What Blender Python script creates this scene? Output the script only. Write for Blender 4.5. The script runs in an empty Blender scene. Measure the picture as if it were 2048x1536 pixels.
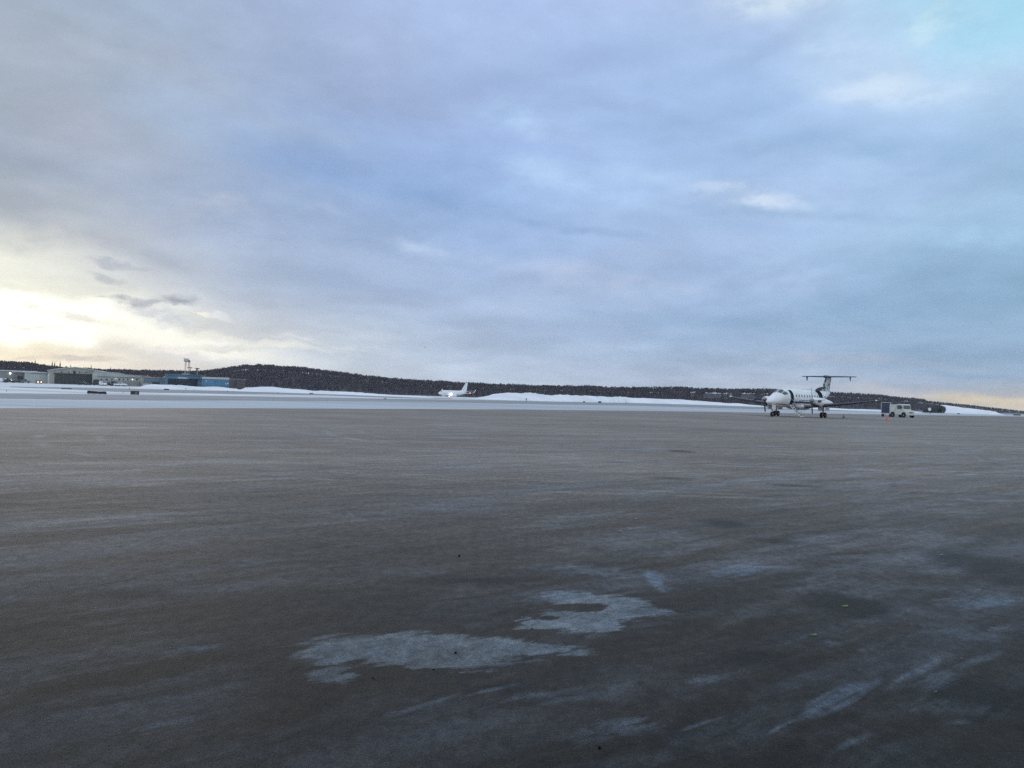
import bpy, bmesh, math, random
import numpy as np
from mathutils import Vector, Matrix, noise as mnoise

random.seed(7)
SC = bpy.context.scene
COL = SC.collection
R = math.radians

# ------------------------------------------------------------------ camera
F = 1774.0                      # focal length in photo pixels (2048 wide)
H = 1.31                        # eye height
PITCH = math.atan((791.8 - 768) / F)
ROLL = math.atan(0.032)
CAM_ROT = Matrix.Rotation(math.pi / 2 + PITCH, 3, 'X') @ Matrix.Rotation(ROLL, 3, 'Z')
cam_d = bpy.data.cameras.new('camera')
cam = bpy.data.objects.new('camera', cam_d)
COL.objects.link(cam)
cam.matrix_world = Matrix.Translation((0, 0, H)) @ CAM_ROT.to_4x4()
cam_d.sensor_width = 36
cam_d.lens = F / 2048 * 36
cam_d.clip_start = 0.05
cam_d.clip_end = 60000
SC.camera = cam
SC.view_settings.view_transform = 'Standard'
SC.view_settings.look = 'None'
SC.view_settings.exposure = 0
SC.view_settings.gamma = 1
SC.cycles.use_denoising = False      # the photograph keeps its grain


def yh(px):
    return 759.0 + 0.032 * px


def ray(px, py):
    return (CAM_ROT @ Vector(((px - 1024) / F, -(py - 768) / F, -1))).normalized()


def gnd(px, py, z=0.0):
    """the point of the level z that the viewer meets in direction px, py"""
    d = ray(px, py)
    t = (z - H) / d.z
    return Vector((d.x * t, d.y * t, z))


def at(px, D, z=0.0):
    """a point at distance D (metres, level) in the direction of px, at height z"""
    d = ray(px, yh(px) - (z - H) * F / D)
    k = D / math.hypot(d.x, d.y)
    return Vector((d.x * k, d.y * k, z))


def lin(c):
    return tuple(((v / 255) / 12.92 if v / 255 <= .04045 else ((v / 255 + .055) / 1.055) ** 2.4) for v in c)


# ------------------------------------------------------------------ node helper
class NT:
    def __init__(self, tree):
        self.t = tree
        self.n = tree.nodes
        self.l = tree.links

    def new(self, kind, **kw):
        n = self.n.new(kind)
        for k, v in kw.items():
            setattr(n, k, v)
        return n

    def set(self, sock, v):
        if isinstance(v, bpy.types.NodeSocket):
            self.l.new(v, sock)
        else:
            sock.default_value = v

    def math(self, op, a, b=0.0, c=None, clamp=False):
        n = self.new('ShaderNodeMath', operation=op, use_clamp=clamp)
        self.set(n.inputs[0], a)
        self.set(n.inputs[1], b)
        if c is not None:
            self.set(n.inputs[2], c)
        return n.outputs[0]

    def vmath(self, op, a, b=None, s=None):
        n = self.new('ShaderNodeVectorMath', operation=op)
        self.set(n.inputs[0], a)
        if b is not None:
            self.set(n.inputs[1], b)
        if s is not None:
            self.set(n.inputs['Scale'], s)
        return n.outputs['Value' if op in ('LENGTH', 'DOT_PRODUCT', 'DISTANCE') else 'Vector']

    def mix(self, f, a, b, blend='MIX'):
        n = self.new('ShaderNodeMix', data_type='RGBA', blend_type=blend)
        self.set(n.inputs[0], f)
        self.set(n.inputs[6], a if isinstance(a, bpy.types.NodeSocket) else (*a[:3], 1))
        self.set(n.inputs[7], b if isinstance(b, bpy.types.NodeSocket) else (*b[:3], 1))
        return n.outputs[2]

    def rng(self, v, a, b, c=0.0, d=1.0, kind='SMOOTHSTEP'):
        n = self.new('ShaderNodeMapRange', interpolation_type=kind, clamp=True)
        self.set(n.inputs[0], v)
        for i, x in zip((1, 2, 3, 4), (a, b, c, d)):
            self.set(n.inputs[i], x)
        return n.outputs[0]

    def noise(self, vec, scale, detail=4, rough=.55, col=False, dist=0.0):
        n = self.new('ShaderNodeTexNoise')
        self.set(n.inputs['Vector'], vec)
        n.inputs['Scale'].default_value = scale
        n.inputs['Detail'].default_value = detail
        n.inputs['Roughness'].default_value = rough
        n.inputs['Distortion'].default_value = dist
        return n.outputs[1 if col else 0]

    def mapping(self, vec, loc=(0, 0, 0), rot=0.0, scale=(1, 1, 1), kind='POINT'):
        n = self.new('ShaderNodeMapping', vector_type=kind)
        self.set(n.inputs[0], vec)
        n.inputs['Location'].default_value = loc
        n.inputs['Rotation'].default_value = (0, 0, rot)
        n.inputs['Scale'].default_value = scale
        return n.outputs[0]

    def blob(self, vec, cx, cy, a, b, rot=0.0, inner=.35, outer=1.0):
        """1 inside an ellipse, falling smoothly to 0 at its rim"""
        c, s = math.cos(rot), math.sin(rot)
        x = self.math('SUBTRACT', self.vmath('DOT_PRODUCT', vec, (c / a, s / a, 0)), (cx * c + cy * s) / a)
        y = self.math('SUBTRACT', self.vmath('DOT_PRODUCT', vec, (-s / b, c / b, 0)), (-cx * s + cy * c) / b)
        r = self.math('SQRT', self.math('MULTIPLY_ADD', x, x, self.math('MULTIPLY', y, y)))
        return self.rng(r, outer, inner)

    def sepxyz(self, v):
        n = self.new('ShaderNodeSeparateXYZ')
        self.set(n.inputs[0], v)
        return n.outputs

    def comb(self, x, y, z=0.0):
        n = self.new('ShaderNodeCombineXYZ')
        for i, v in enumerate((x, y, z)):
            self.set(n.inputs[i], v)
        return n.outputs[0]


# ------------------------------------------------------------------ sky
SUN_AZ, SUN_EL = -27.0, 5.0
world = bpy.data.worlds.new('World')
SC.world = world
world.use_nodes = True
nt = NT(world.node_tree)
nt.n.clear()
w_out = nt.new('ShaderNodeOutputWorld')
w_bg = nt.new('ShaderNodeBackground')
nt.l.new(w_bg.outputs[0], w_out.inputs[0])
w_bg.inputs[1].default_value = 0.1
tc = nt.new('ShaderNodeTexCoord').outputs['Generated']
sx, sy, sz = nt.sepxyz(tc)
az = nt.math('MULTIPLY', nt.math('ARCTAN2', sx, sy), 57.29578)
el = nt.math('MULTIPLY', nt.math('ARCSINE', sz), 57.29578)
# cloud turbulence bends the large colour fields of the overcast
sq = nt.comb(sx, sy, nt.math('MULTIPLY', sz, 1.7))
n1 = nt.vmath('SUBTRACT', nt.noise(sq, 3.2, 5, .55, True), (.5, .5, .5))
n2 = nt.vmath('SUBTRACT', nt.noise(sq, 11, 6, .6, True), (.5, .5, .5))
uv0 = nt.comb(az, el)
low = nt.rng(el, 0.0, 9.0, .18, 1.0)
uv = nt.vmath('ADD', uv0, nt.vmath('SCALE', nt.vmath('MULTIPLY', n1, (11, 4.5, 0)), s=low))
uv = nt.vmath('ADD', uv, nt.vmath('SCALE', nt.vmath('MULTIPLY', n2, (3.4, 1.1, 0)), s=low))
n3 = nt.vmath('SUBTRACT', nt.noise(sq, 34, 5, .62, True), (.5, .5, .5))
uvf = nt.vmath('ADD', nt.vmath('ADD', uv0, nt.vmath('MULTIPLY', n2, (3.4, 1.5, 0))), nt.vmath('MULTIPLY', n3, (1.9, .9, 0)))
wisp = nt.noise(nt.comb(sx, sy, nt.math('MULTIPLY', sz, 2.2)), 21, 7, .6)
uvn = nt.sepxyz(uv)


def sky_dir(px, py):
    d = ray(px, py)
    return math.degrees(math.atan2(d.x, d.y)), math.degrees(math.asin(d.z))


XS = [0, 256, 512, 768, 1024, 1280, 1536, 1792, 2048]
ROWS = [
    (0, [(165, 179, 202), (166, 182, 208), (172, 184, 218), (172, 188, 226), (178, 194, 234), (184, 200, 236), (204, 216, 240), (190, 222, 246), (168, 230, 248)]),
    (100, [(168, 180, 198), (168, 182, 204), (168, 180, 212), (168, 182, 218), (172, 190, 230), (176, 198, 236), (178, 198, 234), (196, 220, 246), (176, 226, 248)]),
    (200, [(170, 178, 193), (168, 178, 198), (160, 177, 210), (160, 175, 212), (170, 188, 228), (172, 196, 236), (172, 197, 235), (194, 214, 242), (188, 214, 240)]),
    (300, [(166, 176, 192), (160, 176, 200), (152, 173, 210), (154, 178, 220), (164, 188, 234), (170, 192, 232), (172, 198, 236), (164, 192, 228), (160, 188, 220)]),
    (400, [(158, 169, 188), (158, 173, 200), (152, 174, 210), (144, 172, 216), (156, 184, 228), (174, 198, 236), (180, 202, 236), (168, 192, 228), (160, 190, 218)]),
    (500, [(172, 178, 188), (162, 173, 194), (156, 174, 206), (158, 180, 218), (162, 186, 228), (176, 194, 228), (168, 190, 226), (163, 190, 222), (164, 198, 226)]),
    (600, [(252, 248, 232), (204, 208, 214), (172, 185, 208), (170, 188, 220), (176, 193, 226), (170, 190, 224), (158, 184, 220), (152, 180, 214), (148, 179, 210)]),
    (680, [(255, 252, 235), (252, 248, 228), (206, 212, 220), (186, 200, 222), (174, 191, 222), (166, 188, 219), (162, 184, 214), (154, 180, 210), (146, 176, 206)]),
    (730, [(252, 244, 215), (226, 224, 218), (208, 214, 224), (196, 208, 226), (186, 200, 224), (178, 192, 218), (178, 190, 212), (166, 182, 208), (152, 175, 203)]),
    (775, [(254, 246, 226), (232, 229, 220), (212, 216, 222), (200, 210, 226), (194, 205, 225), (186, 197, 218), (190, 195, 210), (196, 192, 200), (212, 200, 188)]),
    (795, [(246, 238, 216), (234, 229, 216), (214, 216, 220), (200, 210, 226), (194, 205, 225), (188, 199, 218), (200, 198, 204), (218, 204, 194), (240, 217, 186)]),
]
U0, U1 = sky_dir(0, 768)[0] - 3, sky_dir(2048, 768)[0] + 3
fac_u = nt.rng(uvn[0], U0, U1, 0, 1, 'LINEAR')
prev = None
prev_el = None
for yy, cols in reversed(ROWS):
    r = nt.new('ShaderNodeValToRGB')
    r.color_ramp.interpolation = 'B_SPLINE'
    els = r.color_ramp.elements
    pos = [(sky_dir(x, 768)[0] - U0) / (U1 - U0) for x in XS]
    els[0].position = pos[0]
    els[1].position = pos[-1]
    for p in pos[1:-1]:
        els.new(p)
    for e, c in zip(sorted(els, key=lambda e: e.position), cols):
        e.color = (*lin(c), 1)
    nt.l.new(fac_u, r.inputs[0])
    this_el = math.degrees(math.atan((791.8 - yy) / F))
    prev = r.outputs[0] if prev is None else nt.mix(nt.rng(uvn[1], prev_el, this_el, 0, 1, 'LINEAR'), prev, r.outputs[0])
    prev_el = this_el
sky = prev
# outside the photographed quarter the overcast is an even grey-blue
away = nt.rng(nt.math('ABSOLUTE', az), 42, 75)
sky = nt.mix(away, sky, (.74, .80, .92))
zen = nt.rng(el, 26, 50)
sky = nt.mix(zen, sky, (.72, .79, .94))


def feat(px, py, a, b, col, strength=1.0, rot=0.0, inner=.2, fine=True, mul=1.0):
    """a cloud or a bright opening at its direction; a, b: half sizes in photo pixels"""
    global sky
    u, v = sky_dir(px, py)
    k = math.degrees(1 / F)
    m = nt.blob(uvf if fine else uv, u, v, a * k, b * k, R(rot), inner)
    if b < 60 and mul == 1.0:
        m = nt.math('MULTIPLY', m, nt.rng(wisp, .36, .60, .30, 1.15), clamp=True)
    sky = nt.mix(nt.math('MULTIPLY', m, strength), sky, tuple(c * mul for c in lin(col)))


# --- the bright break in the clouds over the hangars
feat(70, 646, 340, 64, (255, 250, 236), .95, 8, .2, mul=1.5)
feat(-60, 615, 240, 58, (255, 250, 236), .95, -12, .2, mul=1.8)
feat(330, 676, 350, 38, (255, 251, 238), .95, -9, .15, mul=1.15)
feat(40, 715, 220, 26, (255, 244, 214), .75, 0, .1, mul=1.01)
feat(520, 688, 190, 11, (252, 248, 236), .85, -6, .2, mul=1.001)
feat(600, 684, 110, 7, (240, 238, 226), .6, -8, .2)
feat(690, 702, 120, 8, (222, 226, 232), .55, 2, .2)
feat(450, 702, 110, 4, (250, 244, 222), .7, 0, .2)
# --- grey bars across it
feat(110, 628, 160, 13, (206, 204, 202), .6, -7, .25)
feat(60, 652, 100, 8, (215, 208, 200), .6, -4, .2)
feat(330, 634, 130, 30, (196, 204, 216), .8, -8, .2)
feat(420, 697, 180, 9, (206, 208, 212), .6, 0, .2)
feat(160, 720, 85, 10, (184, 182, 184), .85, 0, .25)
feat(70, 724, 50, 5, (206, 196, 180), .6, 0, .2)
feat(330, 714, 120, 10, (214, 214, 216), .5, 0, .2)
# --- small dark scud and the bright lens cloud
feat(262, 600, 52, 13, (140, 152, 172), .95, -8, .1)
feat(345, 601, 62, 14, (144, 156, 176), .95, 2, .1)
feat(300, 604, 60, 9, (160, 170, 188), .7, 0, .1)
feat(215, 555, 44, 10, (158, 168, 184), .6, -6, .1)
feat(240, 532, 80, 9, (152, 164, 184), .6, 0, .2)
feat(200, 590, 18, 6, (190, 186, 184), .6, 0, .2)
feat(418, 625, 30, 6, (255, 250, 236), 1.0, -4, .3, mul=1.02)
feat(448, 629, 42, 9, (228, 230, 236), .85, -12, .3, mul=1.001)
# --- puffs of the left deck
feat(440, 405, 60, 22, (178, 186, 206), .6, 4, .1)
feat(380, 440, 80, 26, (168, 178, 198), .5, 10, .1)
feat(250, 455, 70, 32, (170, 177, 192), .5, 0, .1)
feat(640, 420, 60, 20, (168, 182, 212), .5, 0, .1)
feat(160, 400, 90, 22, (172, 180, 194), .5, -10, .1)
feat(130, 230, 130, 40, (178, 184, 202), .45, -15, .1)
feat(240, 120, 120, 40, (178, 184, 204), .45, -12, .1)
feat(60, 480, 110, 40, (166, 172, 184), .5, 0, .1)
feat(640, 350, 190, 38, (140, 170, 216), .6, -8, .1)
feat(860, 395, 170, 24, (148, 178, 222), .5, -6, .1)
# --- middle
feat(840, 502, 100, 20, (192, 208, 236), .7, -10, .0)
feat(1010, 230, 90, 50, (178, 206, 240), .4, 10, .1)
feat(1080, 335, 120, 40, (186, 210, 242), .6, -8, .0)
feat(1100, 260, 90, 14, (164, 184, 220), .5, -10, .1)
feat(1330, 280, 70, 14, (164, 186, 224), .55, 6, .1)
feat(1160, 560, 230, 46, (186, 197, 224), .55, -8, .1)
feat(1580, 560, 130, 36, (178, 194, 226), .5, -4, .1)
feat(1330, 640, 300, 20, (154, 184, 220), .6, -4, .1)
feat(1180, 715, 190, 14, (166, 190, 220), .5, -3, .1)
# --- right
feat(1765, 172, 90, 34, (244, 246, 244), .95, 8, .0)
feat(1740, 160, 260, 80, (196, 216, 242), .75, -4, .0, False)
feat(1700, 190, 100, 34, (212, 224, 246), .75, -4, .0)
feat(1860, 182, 100, 26, (212, 226, 246), .7, -4, .1)
feat(1650, 105, 60, 18, (202, 222, 246), .6, -10, .1)
feat(1560, 0, 190, 40, (222, 232, 242), .75, 4, .0)
feat(1630, 35, 90, 12, (190, 200, 232), .6, 30, .1)
feat(1870, 30, 60, 26, (214, 236, 244), .75, 30, .1)
feat(1960, 70, 170, 90, (178, 222, 246), .7, 0, .0)
feat(2000, 130, 90, 40, (196, 228, 246), .6, 0, .1)
feat(1500, 392, 150, 32, (214, 224, 244), .95, -12, .0)
feat(1420, 372, 90, 16, (200, 216, 242), .7, -4, .1)
feat(1560, 290, 130, 20, (182, 208, 240), .5, -4, .1)
feat(1620, 250, 170, 26, (168, 192, 228), .5, -4, .1)
feat(1370, 388, 60, 8, (172, 190, 222), .5, 0, .1)
feat(1610, 395, 50, 9, (170, 190, 222), .6, 0, .1)
feat(1950, 490, 130, 30, (170, 204, 232), .6, -8, .1)
feat(2030, 600, 140, 60, (148, 180, 208), .5, 0, .1)
feat(1650, 716, 330, 16, (182, 186, 206), .6, -3, .1)
feat(1850, 788, 200, 13, (208, 202, 202), .7, -3, .1)
feat(2000, 806, 200, 13, (242, 218, 182), .75, -2, .2, mul=1.001)

# heavier folds of the deck
feat(300, 300, 260, 50, (140, 158, 186), .55, -10, .0, False)
feat(620, 330, 280, 60, (128, 158, 204), .6, -6, .0, False)
feat(900, 420, 330, 40, (134, 164, 208), .5, -6, .0, False)
feat(250, 500, 300, 34, (146, 158, 180), .55, -6, .0, False)
feat(700, 560, 300, 50, (150, 172, 206), .45, -6, .0, False)
feat(1100, 140, 300, 46, (156, 174, 214), .5, 8, .0, False)
feat(1420, 230, 260, 38, (154, 180, 220), .5, 6, .0, False)
feat(1750, 300, 330, 44, (146, 176, 210), .6, -3, .0, False)
feat(1500, 470, 260, 34, (152, 178, 216), .5, -6, .0, False)
feat(1700, 640, 420, 46, (134, 166, 198), .6, -3, .0, False)
feat(2000, 700, 300, 40, (136, 164, 192), .5, -3, .0, False)
feat(1250, 660, 300, 26, (146, 174, 208), .5, -3, .0, False)
feat(1230, 560, 280, 30, (182, 192, 218), .45, -5, .0, False)
feat(430, 180, 200, 60, (150, 166, 194), .45, -20, .0, False)
feat(60, 420, 160, 50, (150, 160, 178), .5, 0, .0, False)
feat(1280, 350, 200, 26, (184, 206, 238), .5, -8, .0)
feat(1900, 420, 160, 24, (170, 198, 226), .4, -8, .0)

feat(120, 240, 260, 90, (168, 172, 188), .6, -20, .0, False)
feat(330, 130, 200, 60, (172, 178, 196), .5, -20, .0, False)
feat(420, 405, 90, 30, (180, 188, 208), .7, 4, .0)
feat(620, 680, 260, 22, (214, 218, 226), .5, 3, .0)

feat(1200, 380, 260, 30, (180, 204, 240), .6, -16, .0)
feat(1420, 310, 150, 22, (188, 208, 240), .5, 10, .0)
feat(1060, 250, 70, 34, (188, 212, 244), .5, -25, .0)
feat(1840, 190, 190, 40, (206, 222, 244), .6, -3, .0)
feat(1680, 90, 150, 40, (200, 218, 244), .6, -14, .0)
feat(1880, 60, 110, 46, (208, 232, 246), .6, 20, .0)
feat(1700, 330, 220, 26, (176, 200, 232), .5, -10, .0)
feat(1980, 470, 130, 40, (172, 206, 234), .5, -10, .0)
feat(200, 480, 90, 26, (172, 178, 192), .5, 10, .0)
feat(500, 490, 50, 14, (168, 182, 206), .6, 10, .0)

feat(1500, 300, 420, 26, (150, 174, 214), .5, 8, .0)
feat(1240, 210, 320, 20, (158, 178, 216), .5, -14, .0)
feat(1060, 440, 380, 18, (136, 166, 208), .55, -8, .0)
feat(1650, 430, 420, 20, (146, 174, 208), .6, -5, .0)
feat(560, 250, 300, 26, (158, 174, 202), .5, -8, .0)
feat(700, 120, 340, 26, (160, 176, 210), .45, 6, .0)
feat(1500, 120, 260, 22, (162, 184, 222), .5, 20, .0)
feat(900, 640, 420, 18, (160, 178, 210), .5, -2, .0)
feat(1500, 720, 420, 12, (156, 178, 206), .6, -2, .0)

# soft mottling of the cloud deck, lavender against blue
deck_k = nt.math('DIVIDE', 1.0, nt.math('ADD', nt.math('MAXIMUM', sz, 0.0), .13))
deck = nt.comb(nt.math('MULTIPLY', sx, deck_k), nt.math('MULTIPLY', sy, nt.math('MULTIPLY', deck_k, .8)), 0)
cl = nt.noise(deck, 1.35, 8, .56, dist=.25)
cl2 = nt.noise(nt.mapping(deck, (3, 1, 7)), .7, 4, .5)
sky = nt.mix(nt.rng(cl, .38, .66), sky, nt.mix(.05, sky, (.95, .96, 1)))
sky = nt.mix(nt.rng(cl2, .35, .65, 0, .6), sky, nt.mix(.5, sky, (1.02, .975, .985), 'MULTIPLY'))
val = nt.math('MULTIPLY', nt.rng(cl, .3, .7, .89, 1.10, 'LINEAR'), nt.rng(wisp, .3, .7, .95, 1.045, 'LINEAR'))
sky = nt.vmath('SCALE', sky, s=val)
# the clear air above the cloud deck
nish = nt.new('ShaderNodeTexSky', sky_type='NISHITA', sun_disc=False, sun_elevation=R(SUN_EL), sun_rotation=R(SUN_AZ))
sky = nt.vmath('MULTIPLY', sky, (.925, 1.0, 1.02))
sky = nt.vmath('ADD', nt.vmath('SCALE', sky, s=10.0), nt.vmath('SCALE', nish.outputs[0], s=.03))
nt.l.new(sky, w_bg.inputs[0])

sun_d = bpy.data.lights.new('sun', 'SUN')
sun_d.energy = 0.5
sun_d.angle = R(14)
sun_d.color = (1, .86, .66)
sun = bpy.data.objects.new('sun', sun_d)
COL.objects.link(sun)
sv = Vector((math.sin(R(SUN_AZ)) * math.cos(R(SUN_EL)), math.cos(R(SUN_AZ)) * math.cos(R(SUN_EL)), math.sin(R(SUN_EL))))
sun.rotation_euler = sv.to_track_quat('Z', 'Y').to_euler()

# ------------------------------------------------------------------ scene helpers
def tag(o, label=None, cat=None, group=None, kind=None):
    if label:
        o['label'] = label
    if cat:
        o['category'] = cat
    if group:
        o['group'] = group
    if kind:
        o['kind'] = kind
    return o


def empty(name, loc=(0, 0, 0), rz=0.0, **kw):
    o = bpy.data.objects.new(name, None)
    COL.objects.link(o)
    o.location = loc
    o.rotation_euler = (0, 0, rz)
    o.empty_display_size = .2
    return tag(o, **kw)


def copy_tree(o, parent=None):
    c = o.copy()
    COL.objects.link(c)
    c.parent = parent
    for ch in o.children:
        copy_tree(ch, c)
    return c


class MB:
    """collects simple shapes into one mesh"""

    def __init__(self):
        self.v, self.f = [], []

    def add(self, vs, fs, M=None):
        k = len(self.v)
        self.v += [tuple(M @ Vector(p)) if M is not None else tuple(p) for p in vs]
        self.f += [tuple(i + k for i in f) for f in fs]
        return self

    def box(self, x0, x1, y0, y1, z0, z1, M=None):
        vs = [(x, y, z) for z in (z0, z1) for y in (y0, y1) for x in (x0, x1)]
        return self.add(vs, [(0, 2, 3, 1), (4, 5, 7, 6), (0, 1, 5, 4), (2, 6, 7, 3), (0, 4, 6, 2), (1, 3, 7, 5)], M)

    def prism(self, pts, y0, y1, M=None):
        """outline in x, z pushed from y0 to y1"""
        n = len(pts)
        vs = [(x, y0, z) for x, z in pts] + [(x, y1, z) for x, z in pts]
        fs = [tuple(range(n)), tuple(range(2 * n - 1, n - 1, -1))]
        fs += [(i, i + n, (i + 1) % n + n, (i + 1) % n) for i in range(n)]
        return self.add(vs, fs, M)

    def tube(self, a, b, r0, r1=None, n=8, caps=True):
        a, b = Vector(a), Vector(b)
        r1 = r0 if r1 is None else r1
        d = (b - a).normalized()
        u = d.orthogonal().normalized()
        w = d.cross(u)
        vs = []
        for p, r in ((a, r0), (b, r1)):
            vs += [p + (u * math.cos(t) + w * math.sin(t)) * r for t in (2 * math.pi * i / n for i in range(n))]
        fs = [(i, (i + 1) % n, (i + 1) % n + n, i + n) for i in range(n)]
        if caps:
            fs += [tuple(range(n - 1, -1, -1)), tuple(range(n, 2 * n))]
        return self.add(vs, fs)

    def loft(self, rings, close=True, caps=True):
        n = len(rings[0])
        vs = [p for r in rings for p in r]
        fs = []
        for j in range(len(rings) - 1):
            for i in range(n if close else n - 1):
                fs.append((j * n + i, j * n + (i + 1) % n, (j + 1) * n + (i + 1) % n, (j + 1) * n + i))
        if caps:
            fs += [tuple(range(n - 1, -1, -1)), tuple((len(rings) - 1) * n + i for i in range(n))]
        return self.add(vs, fs)

    def lathe(self, prof, axis='z', n=16, M=None):
        """profile of (radius, height)"""
        rings = []
        for r, h in prof:
            ring = []
            for i in range(n):
                t = 2 * math.pi * i / n
                c, s = r * math.cos(t), r * math.sin(t)
                p = {'z': (c, s, h), 'x': (h, c, s), 'y': (c, h, s)}[axis]
                ring.append(tuple(M @ Vector(p)) if M is not None else p)
            rings.append(ring)
        return self.loft(rings)

    def build(self, name, mat, parent=None, smooth=False, bevel=0.0, **kw):
        me = bpy.data.meshes.new(name)
        me.from_pydata(self.v, [], self.f)
        me.update()
        bm = bmesh.new()
        bm.from_mesh(me)
        bmesh.ops.recalc_face_normals(bm, faces=bm.faces)
        bm.to_mesh(me)
        bm.free()
        if mat:
            me.materials.append(mat)
        if smooth:
            me.polygons.foreach_set('use_smooth', [True] * len(me.polygons))
        o = bpy.data.objects.new(name, me)
        COL.objects.link(o)
        o.parent = parent
        if smooth:
            m = o.modifiers.new('edges', 'EDGE_SPLIT')
            m.split_angle = R(42)
        if bevel:
            m = o.modifiers.new('bevel', 'BEVEL')
            m.width = bevel
            m.segments = 2
            m.limit_method = 'ANGLE'
        return tag(o, **kw)


# ------------------------------------------------------------------ materials
def mat(name, col, rough=.6, metal=0.0, spec=.5, dirt=0.0, dirt_col=(.2, .18, .16), scale=1.5, emit=None, estr=0.0, space='Object'):
    m = bpy.data.materials.new(name)
    m.use_nodes = True
    t = NT(m.node_tree)
    b = t.n['Principled BSDF']
    b.inputs['Roughness'].default_value = rough
    b.inputs['Metallic'].default_value = metal
    b.inputs['Specular IOR Level'].default_value = spec
    c = (*col, 1)
    if dirt:
        co = t.new('ShaderNodeTexCoord').outputs[space]
        f = t.rng(t.noise(co, scale, 6, .62), .42, .72, 0, dirt)
        t.l.new(t.mix(f, col, dirt_col), b.inputs['Base Color'])
    else:
        co = t.new('ShaderNodeTexCoord').outputs[space]
        f = t.rng(t.noise(co, scale, 3), .3, .7, .94, 1.06, 'LINEAR')
        t.l.new(t.vmath('SCALE', col, s=f), b.inputs['Base Color'])
    if emit:
        b.inputs['Emission Color'].default_value = (*emit, 1)
        b.inputs['Emission Strength'].default_value = estr
    return m


def nmat(name):
    m = bpy.data.materials.new(name)
    m.use_nodes = True
    t = NT(m.node_tree)
    return m, t, t.n['Principled BSDF']


def S(*c):
    return lin(c)


M_WHITE = mat('white_paint', (.86, .87, .88), .35, dirt=.25, dirt_col=(.45, .44, .42), scale=.9)
M_JETWHITE = mat('jet_white_paint', (.82, .84, .86), .35, dirt=.15, dirt_col=(.6, .6, .6), scale=.3)
M_DARK = mat('dark_rubber', (.018, .018, .02), .8)
M_INSIDE = mat('dark_cabin', (.02, .022, .026), .9)
M_GLASS = mat('dark_glass', (.03, .045, .05), .12, spec=.8)
M_METAL = mat('grey_metal', (.32, .33, .35), .4, .6)
M_DKMETAL = mat('dark_metal', (.07, .07, .08), .5, .3)
M_TEAL = mat('teal_paint', (.018, .06, .075), .4)
M_STRIPE = mat('navy_stripe', (.03, .035, .09), .4)
M_ORANGE = mat('orange_plastic', (.8, .11, .03), .5)
M_DKORANGE = mat('worn_orange_plastic', (.16, .045, .035), .6)


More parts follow.
